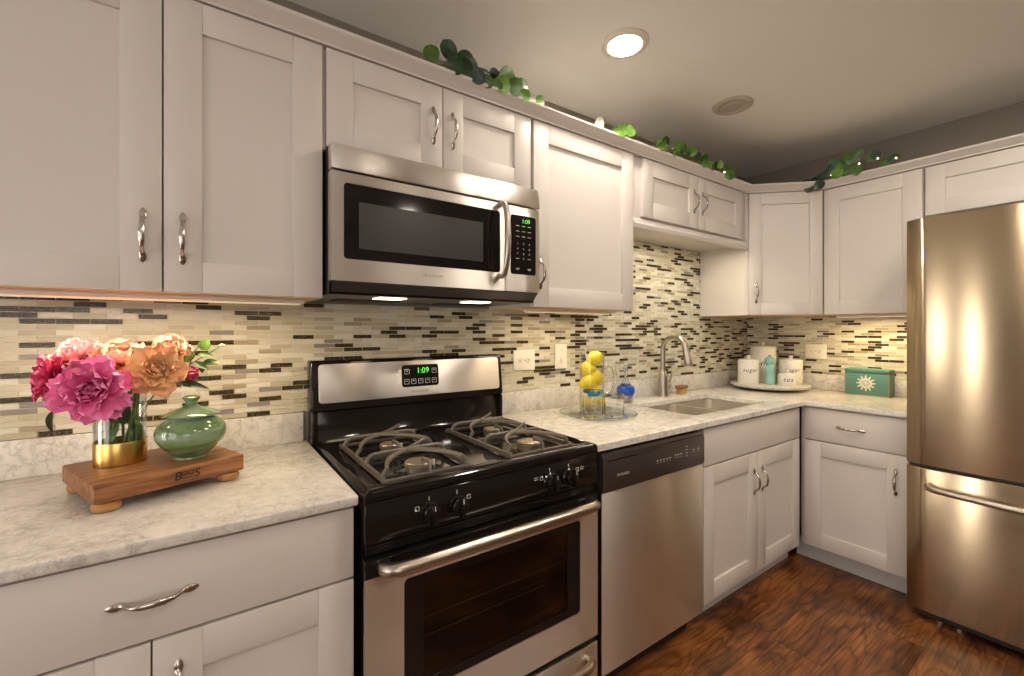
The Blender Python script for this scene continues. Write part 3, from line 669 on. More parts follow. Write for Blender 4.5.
    for kx, dot in ((.134, (-1, -1)), (.278, (-1, 1)), (.524, (1, 1)), (.668, (1, -1))):
        m = MB(); z = .052; h = .0055
        for q in ((kx-h, kx+h, z+h-.001, z+h), (kx-h, kx+h, z-h, z-h+.001), (kx-h, kx-h+.001, z-h, z+h), (kx+h-.001, kx+h, z-h, z+h)): m.box(q[0], q[1], -.0008, -.0003, q[2], q[3])
        m.box(kx+dot[0]*.003-.0018, kx+dot[0]*.003+.0018, -.0008, -.0003, z+dot[1]*.003-.0018, z+dot[1]*.003+.0018)
        if kx > .5:
            e = kx-.020 if kx < .6 else kx+.020
            for zz in (.050, .056): m.box(e-.007, e+.007, -.0008, -.0003, zz, zz+.0012)
        bmesh.ops.transform(m.bm, matrix=Q, verts=m.bm.verts); obj('burner_symbol', m, 'legend', cp)
    # vent trim under the panel
    m = MB()
    for k in range(4): m.box(x0+.006, x1-.006, yf+.006+.003*k, yf+.035, .762-.007*k-.004, .762-.007*k+.0005, .001)
    obj('vent_trim', m, 'black_gloss', t)
    # oven door: steel frame, black top strip, glass with inner window
    z0, z1, zs = .272, .732, .690; wx0, wx1, wz0, wz1 = .100, .678, .372, .664; D = .034
    m = MB()
    ring = m.rbox_ring(wx0, wx1, wz0, wz1, 0, .012)
    bm = m.bm; es = []
    for lp in ([(x0+.001, z0), (x1-.001, z0), (x1-.001, zs), (x0+.001, zs)], [(p.x, p.y) for p in ring]):
        vs = [bm.verts.new((x, yf, z)) for x, z in lp]; es += [bm.edges.new((vs[i], vs[(i+1) % len(vs)])) for i in range(len(vs))]
    bmesh.ops.triangle_fill(bm, use_beauty=True, edges=es); ex = bmesh.ops.extrude_face_region(bm, geom=bm.faces[:])
    bmesh.ops.translate(bm, verts=[g for g in ex['geom'] if isinstance(g, bmesh.types.BMVert)], vec=(0, .012, 0)); bmesh.ops.recalc_face_normals(bm, faces=bm.faces)
    dr = obj('oven_door', m, 'brushed_steel', t)
    m = MB(); m.box(x0+.001, x1-.001, yf-.001, yf+.03, zs+.0005, z1, .003); obj('door_cap', m, 'black_gloss', dr)
    m = MB()
    for q in ((wx0, wx0+.052, wz0, wz1), (wx1-.052, wx1, wz0, wz1), (wx0+.052, wx1-.052, wz0, wz0+.026), (wx0+.052, wx1-.052, wz1-.024, wz1)): m.box(q[0]+.0005, q[1]-.0005, yf+.002, yf+.012, q[2]+.0005, q[3]-.0005)
    obj('window_border', m, 'black_gloss', dr)
    m = MB(); m.box(wx0+.050, wx1-.050, yf+.004, yf+.0075, wz0+.024, wz1-.022); obj('window_glass', m, 'oven_glass', dr)
    # oven cavity seen through the glass
    m = MB(); cx0, cx1, cz0, cz1, cy = wx0+.03, wx1-.03, wz0-.01, wz1+.0, yf+.034
    m.box(cx0, cx1, cy-.001, cy, cz0, cz1); m.box(cx0, cx0+.004, yf+.013, cy, cz0, cz1); m.box(cx1-.004, cx1, yf+.013, cy, cz0, cz1); m.box(cx0, cx1, yf+.013, cy, cz0, cz0+.004); m.box(cx0, cx1, yf+.013, cy, cz1-.004, cz1)
    obj('oven_cavity', m, 'black_matte', t)
    for z in (.492, .540):
        m = MB(); m.tube([(cx0+.01, yf+.022, z), (cx1-.01, yf+.022, z)], .0028, 8); m.tube([(cx0+.01, yf+.027, z+.010), (cx1-.01, yf+.027, z+.010)], .0012, 6); obj('oven_rack', m, 'chrome', t)
    m = MB(); zh = .716; yo = yf-.045
    path = [(x0+.045, yf, zh), (x0+.040, yf-.018, zh), (x0+.046, yf-.034, zh), (x0+.066, yo+.002, zh), (x0+.095, yo, zh), (x0+.20, yo-.001, zh), ((x0+x1)/2, yo-.002, zh), (x1-.20, yo-.001, zh), (x1-.095, yo, zh), (x1-.066, yo+.002, zh), (x1-.046, yf-.034, zh), (x1-.040, yf-.018, zh), (x1-.045, yf, zh)]
    m.tube(path, [.015, .0165, .0165, .0165]+[.0165]*5+[.0165, .0165, .0165, .015], 14, 0, 1.0); obj('door_handle', m, 'satin_nickel', dr)
    # warming drawer
    m = MB(); m.box(x0+.001, x1-.001, yf, yf+.034, .062, .252, .002); m.box(x0+.03, x1-.001, yf+.02, yf+.034, .252, .27, mi=1); dw = obj('storage_drawer', m, ['brushed_steel', 'black_gloss'], t)
    m = MB(); zh = .212; path = [(x0+.045, yf, zh), (x0+.048, yf-.022, zh+.002), (x0+.075, yf-.036, zh+.004), (x0+.2, yf-.040, zh+.004), (x1-.2, yf-.040, zh+.004), (x1-.075, yf-.036, zh+.004), (x1-.048, yf-.022, zh+.002), (x1-.045, yf, zh)]
    m.tube(path, .013, 12); obj('drawer_handle', m, 'satin_nickel', dw)
    m = MB(); m.box(x0+.01, x1-.01, yf+.03, yf+.06, .022, .060); obj('toe_panel', m, 'black_matte', t)
gas_range()

# ------------------------------------------------------------------ microwave over the range
def microwave():
    x0, x1, yf = -.006, .726, -.385; z0, zb, z1 = 1.400, 1.708, 1.784
    t = thing('microwave_oven', 'stainless over-the-range microwave with black glass door above the range', 'microwave', ((x0+x1)/2, -.2, z0))
    m = MB(); m.box(x0+.002, x1-.002, -.352, -.006, 1.366, 1.786); obj('body', m, 'black_matte', t)
    m = MB(); m.prism([(x0, a, b) for a, b in ((-.352, zb+.002), (yf-.004, zb+.002), (yf-.006, zb+.006), (yf+.004, z1-.010), (yf+.010, z1), (-.352, z1))], (x1-x0, 0, 0), bev=.0015); obj('vent_band', m, 'brushed_steel', t)
    xd = .572
    # door as a steel frame round black glass
    wx0, wx1, wz0, wz1 = .028, .553, 1.462, 1.676
    m = MB(); bm = m.bm; es = []
    ring = m.rbox_ring(wx0, wx1, wz0, wz1, 0, .010)
    for lp in ([(x0, z0), (xd-.001, z0), (xd-.001, zb-.003), (x0, zb-.003)], [(p.x, p.y) for p in ring]):
        vs = [bm.verts.new((x, yf, z)) for x, z in lp]; es += [bm.edges.new((vs[i], vs[(i+1) % len(vs)])) for i in range(len(vs))]
    bmesh.ops.triangle_fill(bm, use_beauty=True, edges=es); ex = bmesh.ops.extrude_face_region(bm, geom=bm.faces[:])
    bmesh.ops.translate(bm, verts=[g for g in ex['geom'] if isinstance(g, bmesh.types.BMVert)], vec=(0, .033, 0)); bmesh.ops.recalc_face_normals(bm, faces=bm.faces)
    d = obj('door', m, 'brushed_steel', t)
    m = MB(); m.rplate(wx0+.0008, wx1-.0008, wz0+.0008, wz1-.0008, yf+.0015, yf+.02, .0095); obj('door_glass', m, 'black_gloss', d)
    m = MB(); m.rplate(.070, .484, 1.494, 1.627, yf+.0008, yf+.0016, .003); obj('window_screen', m, 'micro_mesh', d, 'grey perforated window')
    m = text_mb('FRIGIDAIRE', .011, face_mtx((.300, yf-.0004, 1.432)), space=1.25); obj('brand_lettering', m, 'brand_grey', d)
    m = MB(); hx = .548
    path = [(hx, yf, 1.452), (hx, yf-.020, 1.446), (hx, yf-.034, 1.452), (hx, yf-.046, 1.480), (hx, yf-.055, 1.53), (hx, yf-.058, 1.574), (hx, yf-.055, 1.618), (hx, yf-.046, 1.668), (hx, yf-.034, 1.694), (hx, yf-.020, 1.700), (hx, yf, 1.694)]
    m.tube(path, .0105, 12, 0, .75, up=(0, -1, 0)); obj('door_handle', m, 'satin_nickel', d)
    m = MB(); m.box(xd+.001, x1, yf, -.352, z0, zb-.003, .0015); cp = obj('control_panel', m, 'brushed_steel', t)
    m = MB(); m.rplate(.597, .709, 1.462, 1.674, yf-.001, yf+.001, .009); gl = obj('touch_panel', m, 'black_gloss', cp)
    m = text_mb('1:09', .022, face_mtx((.664, yf-.0013, 1.654))); obj('clock_digits', m, 'digit_green', gl, 'green lit digits')
    m = MB()
    for r, row in enumerate(('123', '456', '789', ' 0 ')):
        for c, ch in enumerate(row):
            if ch != ' ': text_mb(ch, .010, face_mtx((.627+c*.026, yf-.0013, 1.572-r*.018)), mb=m)
    for r in range(3):
        for c in range(3): m.box(.620+c*.026, .634+c*.026, yf-.0016, yf-.0012, 1.635-r*.019, 1.6368-r*.019)
    for x in (.627, .679):
        m.box(x-.007, x+.007, yf-.0016, yf-.0012, 1.518, 1.5195); m.box(x-.008, x+.008, yf-.0016, yf-.0012, 1.482, 1.484); m.box(x-.005, x+.005, yf-.0016, yf-.0012, 1.478, 1.4795)
    obj('keypad_legend', m, 'legend', gl)
    # underside
    m = MB(); m.prism([(x0+.004, a, b) for a, b in ((-.010, 1.364), (-.345, 1.364), (yf+.004, 1.396), (yf+.004, 1.400), (-.352, 1.4), (-.352, 1.366), (-.010, 1.366))], (x1-x0-.008, 0, 0)); obj('base_plate', m, 'dark_plastic', t)
    for a in (.06, .44):
        m = MB()
        for k in range(9): m.box(a, a+.22, -.16+k*.010, -.154+k*.010, 1.361, 1.364)
        obj('vent_filter', m, 'black_matte', t)
    for lx in (.20, .52):
        m = MB(); m.box(lx-.045, lx+.045, -.305, -.235, 1.3615, 1.364, .001); obj('cooktop_lamp', m, 'hood_glass', t, 'lit lamp lens')
microwave()

# ------------------------------------------------------------------ dishwasher
def dishwasher():
    x0, x1, yf = .797, 1.392, -.631
    t = thing('dishwasher', 'stainless dishwasher with black control strip, right of the range', 'dishwasher', ((x0+x1)/2, -.3, 0))
    m = MB(); m.box(x0+.004, x1-.004, -.585, -.03, .09, .852); obj('tub', m, 'black_matte', t)
    m = MB(); m.box(x0, x1, yf, -.587, .098, .712, .003); d = obj('door_panel', m, 'brushed_steel', t)
    m = MB(); m.prism([(x0, a, b) for a, b in ((-.587, .7135), (yf-.002, .7135), (yf-.007, .720), (yf-.007, .825), (yf+.002, .846), (-.587, .848))], (x1-x0, 0, 0), bev=.002); c = obj('control_strip', m, 'dark_plastic', t)
    m = MB(); pts = [(.90+.23*u, .832-.018*math.sin(PI*u)) for u in [k/12 for k in range(13)]]
    m.prism([(x, yf-.0085, z) for x, z in pts]+[(1.13, yf-.0085, .838), (.90, yf-.0085, .838)], (0, .0012, 0)); obj('grip_recess', m, 'hole_dark', c)
    m = MB(); m.box(x0+.02, x0+.17, yf-.0085, yf-.0068, .819, .822); m.box(1.14, x1-.02, yf-.0085, yf-.0068, .834, .836); obj('strip_line', m, 'black_gloss', c)
    m = text_mb('FRIGIDAIRE', .0125, face_mtx((.895, yf-.0073, .765))); obj('brand_lettering', m, 'legend', c)
    m = MB()
    for k in range(5): m.box(1.080+k*.019, 1.090+k*.019, yf-.0076, yf-.0071, .775, .778); m.box(1.082+k*.019, 1.088+k*.019, yf-.0076, yf-.0071, .767, .769)
    for k in range(3): m.box(1.190+k*.018, 1.201+k*.018, yf-.0076, yf-.0071, .779, .782); m.box(1.192+k*.018, 1.199+k*.018, yf-.0076, yf-.0071, .770, .772)
    for z in (.802, .790, .777, .765): m.box(1.262, 1.276, yf-.0076, yf-.0071, z, z+.002)
    for xx in (1.308, 1.342): m.box(xx, xx+.012, yf-.0076, yf-.0071, .782, .785); m.box(xx+.002, xx+.010, yf-.0076, yf-.0071, .774, .776)
    obj('button_legend', m, 'legend', c)
    m = MB(); m.box(x0+.005, x1-.005, -.560, -.545, 0, .095); obj('toe_panel', m, 'black_matte', t)
dishwasher()

# ------------------------------------------------------------------ refrigerator (faces -X)
def fridge():
    y0, y1, xf = -1.070, -1.826, 2.246
    t = thing('refrigerator', 'large stainless bottom-freezer refrigerator at the end of the counter', 'refrigerator', (2.62, (y0+y1)/2, 0))
    m = MB(); m.box(2.325, 2.975, y1+.004, y0-.004, .03, 1.735, .004); obj('case', m, 'dark_plastic', t)
    def contour(z0, z1):
        m = MB(); n = 22; pts = []
        for k in range(n+1):
            u = k/n; e = min(u, 1-u)*(y0-y1)
            x = xf+.003*(2*u-1)**2+(.022*(1-e/.03)**2 if e < .03 else 0)
            pts.append((x, y0+(y1-y0)*u))
        ring = [(x, y) for x, y in pts]+[(2.322, y1), (2.322, y0)]
        m.prism([(x, y, z0) for x, y in ring], (0, 0, z1-z0), bev=.004, smooth=True); return m
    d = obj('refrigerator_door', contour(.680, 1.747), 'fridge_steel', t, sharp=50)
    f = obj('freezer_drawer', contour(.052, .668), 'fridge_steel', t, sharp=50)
    m = MB(); m.box(2.27, 2.318, y1+.01, y0-.01, .668, .680); obj('gasket', m, 'black_matte', t)
    m = MB(); zh = .592; xo = xf-.048
    ys = [y0-.085, y0-.078, y0-.085, y0-.11, y0-.16, (y0+y1)/2, y1+.16, y1+.11, y1+.085, y1+.078, y1+.085]
    xs = [xf+.012, xf-.012, xf-.034, xo+.002, xo, xo-.006, xo, xo+.002, xf-.034, xf-.012, xf+.012]
    zs = [zh+.006, zh+.006, zh+.004, zh+.002, zh, zh-.004, zh, zh+.002, zh+.004, zh+.006, zh+.006]
    m.tube(list(zip(xs, ys, zs)), .0135, 14, 0, 1); obj('freezer_handle', m, 'satin_nickel', f)
    m = MB(); yh = y1+.06
    m.tube([(xf+.012, yh, .80), (xf-.02, yh, .795), (xf-.042, yh, .82), (xf-.05, yh, .95), (xf-.052, yh, 1.2), (xf-.05, yh, 1.5), (xf-.042, yh, 1.63), (xf-.02, yh, 1.655), (xf+.012, yh, 1.65)], .0135, 14); obj('door_handle', m, 'satin_nickel', d)
    m = MB(); m.box(2.30, 2.33, y1+.02, y0-.02, .012, .050); obj('base_grille', m, 'black_matte', t)
    for yy in (y0-.10, y0-.16, y1+.12):
        m = MB(); m.lathe([(.016, 0), (.016, .008), (.008, .010), (.008, .03)], (2.315, yy, 0), 12); obj('levelling_foot', m, 'chrome', t)
    m = MB(); m.box(2.30, 2.38, y0-.06, y0-.01, 1.735, 1.755, .003); obj('hinge_cover', m, 'dark_plastic', t)
fridge()

# ------------------------------------------------------------------ wall plates, ceiling fittings
def plates():
    def outlet(loc, rz, label):
        t = thing('wall_outlet', label, 'outlet', loc, rz)
        m = MB(); m.rplate(-.062, .062, -.047, .047, -.0045, 0, .004, bev=.0015); obj('cover_plate', m, 'plate_white', t)
        for s in (-1, 1):
            m = MB(); m.lathe([(.0165, 0), (.0165, .0015), (.015, .002), (.001, .002)], (0, 0, 0), 20, mtx=Matrix.Translation((s*.021, -.0045, 0)) @ Matrix.Rotation(PI/2, 4, 'X')); r = obj('receptacle', m, 'plate_white', t)
            m = MB()
            for dz in (-.006, .006): m.box(s*.021-.002*s-.004, s*.021-.002*s+.004, -.0069, -.0064, dz-.0011, dz+.0011)
            m.box(s*.021+.0065*s-.002, s*.021+.0065*s+.002, -.0069, -.0064, -.002, .002); obj('slot', m, 'hole_dark', r)
        m = MB(); m.lathe([(.003, 0), (.003, .001), (.001, .001)], (0, 0, 0), 10, mtx=Matrix.Translation((0, -.0045, 0)) @ Matrix.Rotation(PI/2, 4, 'X')); obj('screw', m, 'satin_nickel', t)
    outlet((.938, -.0057, 1.122), 0, 'white double outlet on the tiles beside the range')
    outlet((XC-.0057, -.452, 1.124), -PI/2, 'white double outlet on the end wall tiles behind the canisters')
    t = thing('light_switch', 'white switch plate on the tiles behind the lemons', 'switch', (1.166, -.0057, 1.132), 0)
    m = MB(); m.rplate(-.039, .039, -.061, .061, -.0045, 0, .004, bev=.0015); obj('cover_plate', m, 'plate_white', t)
    m = MB(); m.box(-.005, .005, -.010, -.0045, -.012, .006, .0015, mtx=Matrix.Translation((0, 0, -.01))); obj('toggle', m, 'plate_white', t)
    m = MB()
    for z in (-.03, .03): m.lathe([(.003, 0), (.003, .001), (.001, .001)], (0, 0, 0), 10, mtx=Matrix.Translation((0, -.0045, z)) @ Matrix.Rotation(PI/2, 4, 'X'))
    obj('screw', m, 'satin_nickel', t)
plates()
def downlights():
    spots = [(1.056, -.507, 'bright lit recessed ceiling light in front of the wall cabinets', True), (1.866, -.500, 'unlit round recessed ceiling light toward the corner', False),
             (.15, -2.35, 'lit recessed ceiling light farther out in the room, across from the range', True), (1.15, -1.35, 'recessed ceiling light over the middle of the floor', True), (2.0, -2.0, 'recessed ceiling light in front of the refrigerator', True), (1.75, -1.62, 'recessed ceiling light between the range and the refrigerator', True), (1.3, -3.1, 'recessed ceiling light by the far window', True)]  # every can on this line is unseen, added to brighten cabinets and room
    for x, y, lab, lit in spots:
        t = thing('recessed_light', lab, 'ceiling light', (x, y, CEIL-.012))
        m = MB(); m.lathe([(.062, .011), (.064, .004), (.070, .001), (.084, .004), (.092, .0085), (.093, .012), (.062, .012)], (x, y, CEIL-.0125), 40, cap0=False, cap1=False); obj('trim_ring', m, 'fixture_white' if lit else 'trim_grey', t)
        if lit:
            m = MB(); m.lathe([(.001, .003), (.063, .003), (.063, .010), (.001, .010)], (x, y, CEIL-.0125), 32); obj('lens', m, 'lamp_glass', t)
        else:
            m = MB(); m.lathe([(.001, .0045), (.030, .0045), (.034, .008), (.050, .0095), (.063, .008), (.063, .011), (.001, .011)], (x, y, CEIL-.0125), 32); obj('baffle', m, 'trim_grey', t)
downlights()

# ------------------------------------------------------------------ things on the left counter
BM = Matrix.Translation((-.3865, -.2795, 0)) @ Matrix.Rotation(math.atan2(.101, .269), 4, 'Z')
ZB = .945
def board():
    an = math.atan2(.101, .269)
    t = thing('cutting_board', 'thick wooden cutting board on four round feet holding the flowers and green jar', 'cutting board', (-.3865, -.2795, ZC), an)
    hx, hy = .1437, .1255
    m = MB(); m.box(-hx, hx, -hy, hy, .023, ZB-ZC, .004, seg=3); b = obj('board', m, 'board_wood', t)
    for sx in (-1, 1):
        for sy in (-1, 1):
            m = MB(); m.lathe([(.017, 0), (.023, .003), (.0255, .011), (.023, .020), (.018, .023)], (sx*(hx-.027), sy*(hy-.027), 0), 24); obj('foot', m, 'foot_wood', t)
    m = MB(); y = -hy-.0004; zc = .043
    text_mb('B', .028, face_mtx((.001, y, zc)), .15, mb=m); text_mb('S', .028, face_mtx((.0385, y, zc)), .15, mb=m)
    text_mb('OO', .016, face_mtx((.0205, y, zc+.0045)), 0, mb=m); text_mb('BLOCK', .0066, face_mtx((.0205, y, zc-.0068)), 0, mb=m)
    obj('branded_lettering', m, 'burnt_ink', b, 'dark burnt-in lettering')
board()
def ginger_jar():
    x, y = -.318, -.305
    t = thing('ceramic_jar', 'squat round green glazed ceramic jar with lid on the cutting board', 'jar', (x, y, ZB))
    m = MB(); m.lathe([(.033, 0), (.036, .002), (.0355, .007), (.042, .014), (.056, .028), (.067, .042), (.0728, .054), (.0742, .065), (.0725, .076), (.066, .087), (.056, .095), (.047, .100), (.0455, .1035), (.041, .1035), (.040, .096)], (x, y, ZB), 48, cap1=True); obj('body', m, 'jar_glaze', t)
    m = MB(); m.lathe([(.046, .1040), (.058, .1055), (.0595, .1085), (.055, .1115), (.045, .116), (.030, .122), (.017, .127), (.012, .132), (.0125, .139), (.0185, .146), (.019, .150), (.014, .1535), (.001, .155)], (x, y, ZB), 48); obj('lid', m, 'jar_glaze', t)
ginger_jar()
VX, VY = -.456, -.258
def vase():
    t = thing('glass_vase', 'round clear glass vase with a gold base band holding the flowers', 'vase', (VX, VY, ZB))
    m = MB(); m.lathe([(.001, 0), (.047, 0), (.049, .002), (.049, .158), (.0467, .158), (.0467, .006), (.001, .006)], (VX, VY, ZB), 48); obj('glass', m, 'clear_glass', t)
    m = MB(); m.lathe([(.0495, .001), (.0502, .003), (.0502, .052), (.0495, .054), (.0493, .054), (.0493, .001)], (VX, VY, ZB), 48, cap0=False, cap1=False); m.lathe([(.0462, .050), (.0462, .0062), (.001, .0062)], (VX, VY, ZB), 48, cap0=False); obj('gold_band', m, 'gold_band', t, 'brushed gold band')
vase()
# ---- flowers
def frame_of(d):
    d = Vector(d).normalized(); u = Vector((0, 0, 1)) if abs(d.z) < .95 else Vector((1, 0, 0)); e = (u-d*u.dot(d)).normalized(); return d, e, d.cross(e)
def bloom_mb(c, axis, R, layers, seed, wmul=1.0, ruffle=.22):
    rnd = random.Random(seed); m = MB(); bm = m.bm; lay = bm.verts.layers.float.new('petal'); A, E, F = frame_of(axis); c = Vector(c)
    for (n, th0, th1, ln, wd, base, shade) in layers:
        ph = rnd.random()*6.28
        for k in range(n):
            a = ph+2*PI*k/n+rnd.uniform(-.25, .25); e = E*math.cos(a)+F*math.sin(a); s = A.cross(e)
            l = ln*R*rnd.uniform(.86, 1.12); w = wd*R*wmul*rnd.uniform(.85, 1.15); t0 = th0+rnd.uniform(-.2, .2); t1 = th1+rnd.uniform(-.38, .38)
            nu, nv = 6, 6; p = c+e*(base*R)-A*(.10*R); grid = []; ph2 = rnd.random()*6; fq = rnd.uniform(2.2, 4)
            for j in range(nv+1):
                v = j/nv; th = t0+(t1-t0)*v
                if j: p = p+(e*math.sin(th)+A*math.cos(th))*(l/nv)
                nrm = (A*math.sin(th)-e*math.cos(th))
                ww = w*(.28+.95*math.sin(PI*min(1, .06+.78*v))**.8)*(1 if v < .82 else 1-((v-.82)/.18)**2*.42)
                row = []
                for i in range(nu+1):
                    u = 2*i/nu-1
                    q = p+s*(u*ww)+nrm*(w*.62*u*u*(1-.25*v))+nrm*(ruffle*w*v*v*math.sin(ph2+u*fq*1.6))
                    if v > .9: q = q-(e*math.sin(th)+A*math.cos(th))*(l*.10*abs(u)**2+l*.04*math.sin(ph2*2+u*6))
                    vt = bm.verts.new(q); vt[lay] = min(1, max(0, shade*.5+.7*v*v+.12*u*u)); row.append(vt)
                grid.append(row)
            for j in range(nv):
                for i in range(nu):
                    f = bm.faces.new([grid[j][i], grid[j][i+1], grid[j+1][i+1], grid[j+1][i]]); f.smooth = True
    return m
PEONY = [(5, .05, -.5, .42, .13, .05, .0), (7, .35, -.25, .52, .15, .08, .1), (8, .7, .1, .66, .18, .12, .2), (8, 1.0, .45, .84, .22, .14, .3), (9, 1.35, .95, 1.0, .26, .14, .38), (8, 1.75, 1.45, 1.05, .29, .12, .5)]
ROSE = [(3, .02, -.5, .55, .26, .02, .0), (4, .15, -.35, .70, .34, .06, .1), (5, .4, -.1, .82, .42, .10, .25), (6, .8, .35, .92, .46, .12, .4), (6, 1.25, 1.0, .9, .44, .12, .55)]
BUD = [(4, .05, -.45, .9, .42, .05, .1), (5, .3, -.3, 1.05, .5, .10, .3), (5, .6, .15, 1.05, .48, .10, .5)]
def leaf_geo(m, p, d, up, ln, wd, mi=0, curl=.25, nseg=7, round_=False):
    p = Vector(p); d = Vector(d).normalized(); up = Vector(up); s = d.cross(up)
    s = s.normalized() if s.length > 1e-4 else Vector((1, 0, 0)); n = s.cross(d).normalized(); bm = m.bm; rows = []
    for j in range(nseg+1):
        v = j/nseg
        w = wd*(math.sqrt(max(0, 1-(2*v-1)**2)) if round_ else math.sin(PI*v**.8)**.9 if 0 < v < 1 else 0)
        c = p+d*(ln*v)-n*(curl*ln*v*v)
        if w < 1e-5: rows.append([bm.verts.new(c)])
        else: rows.append([bm.verts.new(c+s*(w*u)+n*(abs(u)*w*.22)) for u in (-1, -.5, 0, .5, 1)])
    for a, b in zip(rows[:-1], rows[1:]):
        if len(a) == 1 and len(b) == 1: continue
        if len(a) == 1:
            fs = [bm.faces.new([a[0], b[i+1], b[i]]) for i in range(4)]
        elif len(b) == 1: fs = [bm.faces.new([a[i], a[i+1], b[0]]) for i in range(4)]
        else: fs = [bm.faces.new([a[i], a[i+1], b[i+1], b[i]]) for i in range(4)]
        for f in fs: f.material_index = mi; f.smooth = True
def flower(name, label, c, axis, R, layers, pm, seed, foot, wmul=1.0, leaves=()):
    foot = Vector((VX+foot[0], VY+foot[1], ZB+.014)); c = Vector(c); ax = Vector(axis).normalized()
    t = thing(name, label, 'flower', foot)
    obj('bloom', bloom_mb(c, ax, R, layers, seed, wmul), pm, t, sharp=180)
    d = Vector((VX, VY, 1.10)); mid = d+(c-d)*.25; mid.z = 1.105
    e = c-ax*(R*.08)
    r2 = Vector((mid.x-VX, mid.y-VY, 0)); r2 = r2.normalized()*min(.034, r2.length) if r2.length > 0 else r2
    mid = Vector((VX+r2.x, VY+r2.y, 1.103))
    path = bezier(foot, foot.lerp(mid, .5), foot.lerp(mid, .8), mid, 6)+bezier(mid, mid+(mid-foot)*.3, e-ax*.05, e, 7)[1:]
    m = MB(); m.tube(path, .0030, 8); m.lathe([(.003, -.02), (.012, -.012), (.018, 0), (.004, .004)], e, 10, mtx=Quaternion(Vector((0, 0, 1)).rotation_difference(ax)).to_matrix().to_4x4()); obj('stem', m, 'stem_green', t)
    for (p, d, ln, wd, mt) in leaves:
        m = MB(); leaf_geo(m, p, d, (0, 0, 1), ln, wd); obj('leaf', m, mt, t)
def bouquet():
    F = lambda *a: flower(*a)
    V = (-.15, -.9, .15)   # direction towards the room
    flower('peony', 'big magenta peony at the front left of the bouquet', (-.497, -.335, 1.128), (-.05, -1, .20), .067, PEONY, 'petal_magenta', 3, (-.012, -.020), 1.05,
           [((-.565, -.285, 1.085), (-.25, .05, -1), .05, .016, 'leaf_dark')])
    flower('peony', 'deep pink peony facing left behind the magenta one', (-.572, -.262, 1.155), (-.85, -.35, .15), .050, PEONY, 'petal_deep', 5, (-.022, .004), 1.1)
    flower('peony', 'pale pink peony at the top left of the bouquet', (-.540, -.225, 1.195), (-.35, -.45, .7), .055, PEONY, 'petal_pink', 8, (-.016, .018), 1.1)
    flower('peony', 'pale peach peony at the top centre of the bouquet', (-.455, -.235, 1.185), (0, -.55, .8), .062, ROSE, 'petal_peach', 9, (.004, .022), 1.2)
    flower('peony', 'big coral orange peony at the front right of the bouquet', (-.383, -.300, 1.165), (.12, -.9, .42), .058, PEONY, 'petal_coral', 12, (.018, -.010), 1.15)
    flower('rose', 'small coral and cream rose at the top right of the bouquet', (-.362, -.215, 1.213), (.1, -.75, .55), .040, ROSE, 'petal_rose', 15, (.022, .010), 1.2)
    flower('rose', 'pinkish rosebud right of the small coral rose', (-.336, -.235, 1.205), (.5, -.7, .35), .024, BUD, 'petal_rose', 18, (.030, .002), 1.2)
    flower('rose', 'small deep pink rosebud beside the coral peony', (-.330, -.245, 1.148), (.9, -.4, .15), .026, BUD, 'petal_deep', 21, (.030, -.012), 1.2)
    # leafy sprig on the right
    foot = Vector((VX+.012, VY+.030, ZB+.014)); t = thing('leafy_sprig', 'green leafy sprig with orange buds on the right of the bouquet', 'sprig', foot)
    main = bezier(foot, (VX+.03, VY+.035, 1.05), (VX+.05, VY+.03, 1.11), (-.322, -.215, 1.172), 9)
    m = MB(); m.tube(main, .0022, 7); m.tube(bezier((-.322, -.215, 1.172), (-.30, -.215, 1.185), (-.28, -.215, 1.20), (-.254, -.220, 1.218), 5), .0014, 6); m.tube(bezier((-.322, -.215, 1.172), (-.318, -.215, 1.20), (-.31, -.215, 1.215), (-.296, -.215, 1.222), 5), .0014, 6); m.tube(bezier((-.322, -.215, 1.172), (-.30, -.215, 1.17), (-.285, -.215, 1.168), (-.268, -.215, 1.170), 5), .0014, 6); obj('stem', m, 'stem_green', t)
    for p, d, ln, wd, mt in [((-.325, -.216, 1.176), (-.1, -.2, .6), .044, .018, 'leaf_bright'), ((-.298, -.216, 1.208), (.4, -.2, .8), .034, .015, 'leaf_bright'), ((-.306, -.216, 1.196), (.9, -.3, .0), .036, .009, 'leaf_green'),
                            ((-.318, -.217, 1.176), (.9, -.4, -.35), .042, .010, 'leaf_green'), ((-.296, -.216, 1.172), (.8, -.2, .25), .034, .009, 'leaf_green'), ((-.300, -.216, 1.178), (.2, -.2, -.9), .032, .010, 'leaf_green'),
                            ((-.342, -.222, 1.122), (.9, -.3, .25), .042, .012, 'leaf_bright'), ((-.352, -.255, 1.128), (1, -.2, -.15), .075, .011, 'leaf_dark'), ((-.33, -.22, 1.19), (.3, -.2, .9), .03, .008, 'leaf_green')]:
        m = MB(); leaf_geo(m, p, d, (.2, -.8, .6), ln, wd); obj('leaf', m, mt, t)
    for p in ((-.252, -.220, 1.219), (-.266, -.215, 1.171)):
        m = MB(); m.ball(p, .0055, 0, 8, (1.3, 1, 1)); obj('bud', m, 'petal_coral', t, 'small orange bud')
    # foliage inside the vase
    t = thing('leafy_sprig', 'dark green leaves and stems standing inside the glass vase', 'sprig', (VX-.004, VY-.004, ZB+.014)); rnd = random.Random(6)
    m = MB(); m.tube(bezier((VX-.004, VY-.004, ZB+.014), (VX-.01, VY, 1.0), (VX-.02, VY, 1.05), (VX-.02, VY-.01, 1.12), 6), .0028, 7); m.tube(bezier((VX-.004, VY-.004, ZB+.014), (VX+.01, VY, 1.0), (VX+.025, VY, 1.05), (VX+.03, VY-.01, 1.12), 6), .0028, 7); obj('stem', m, 'stem_green', t)
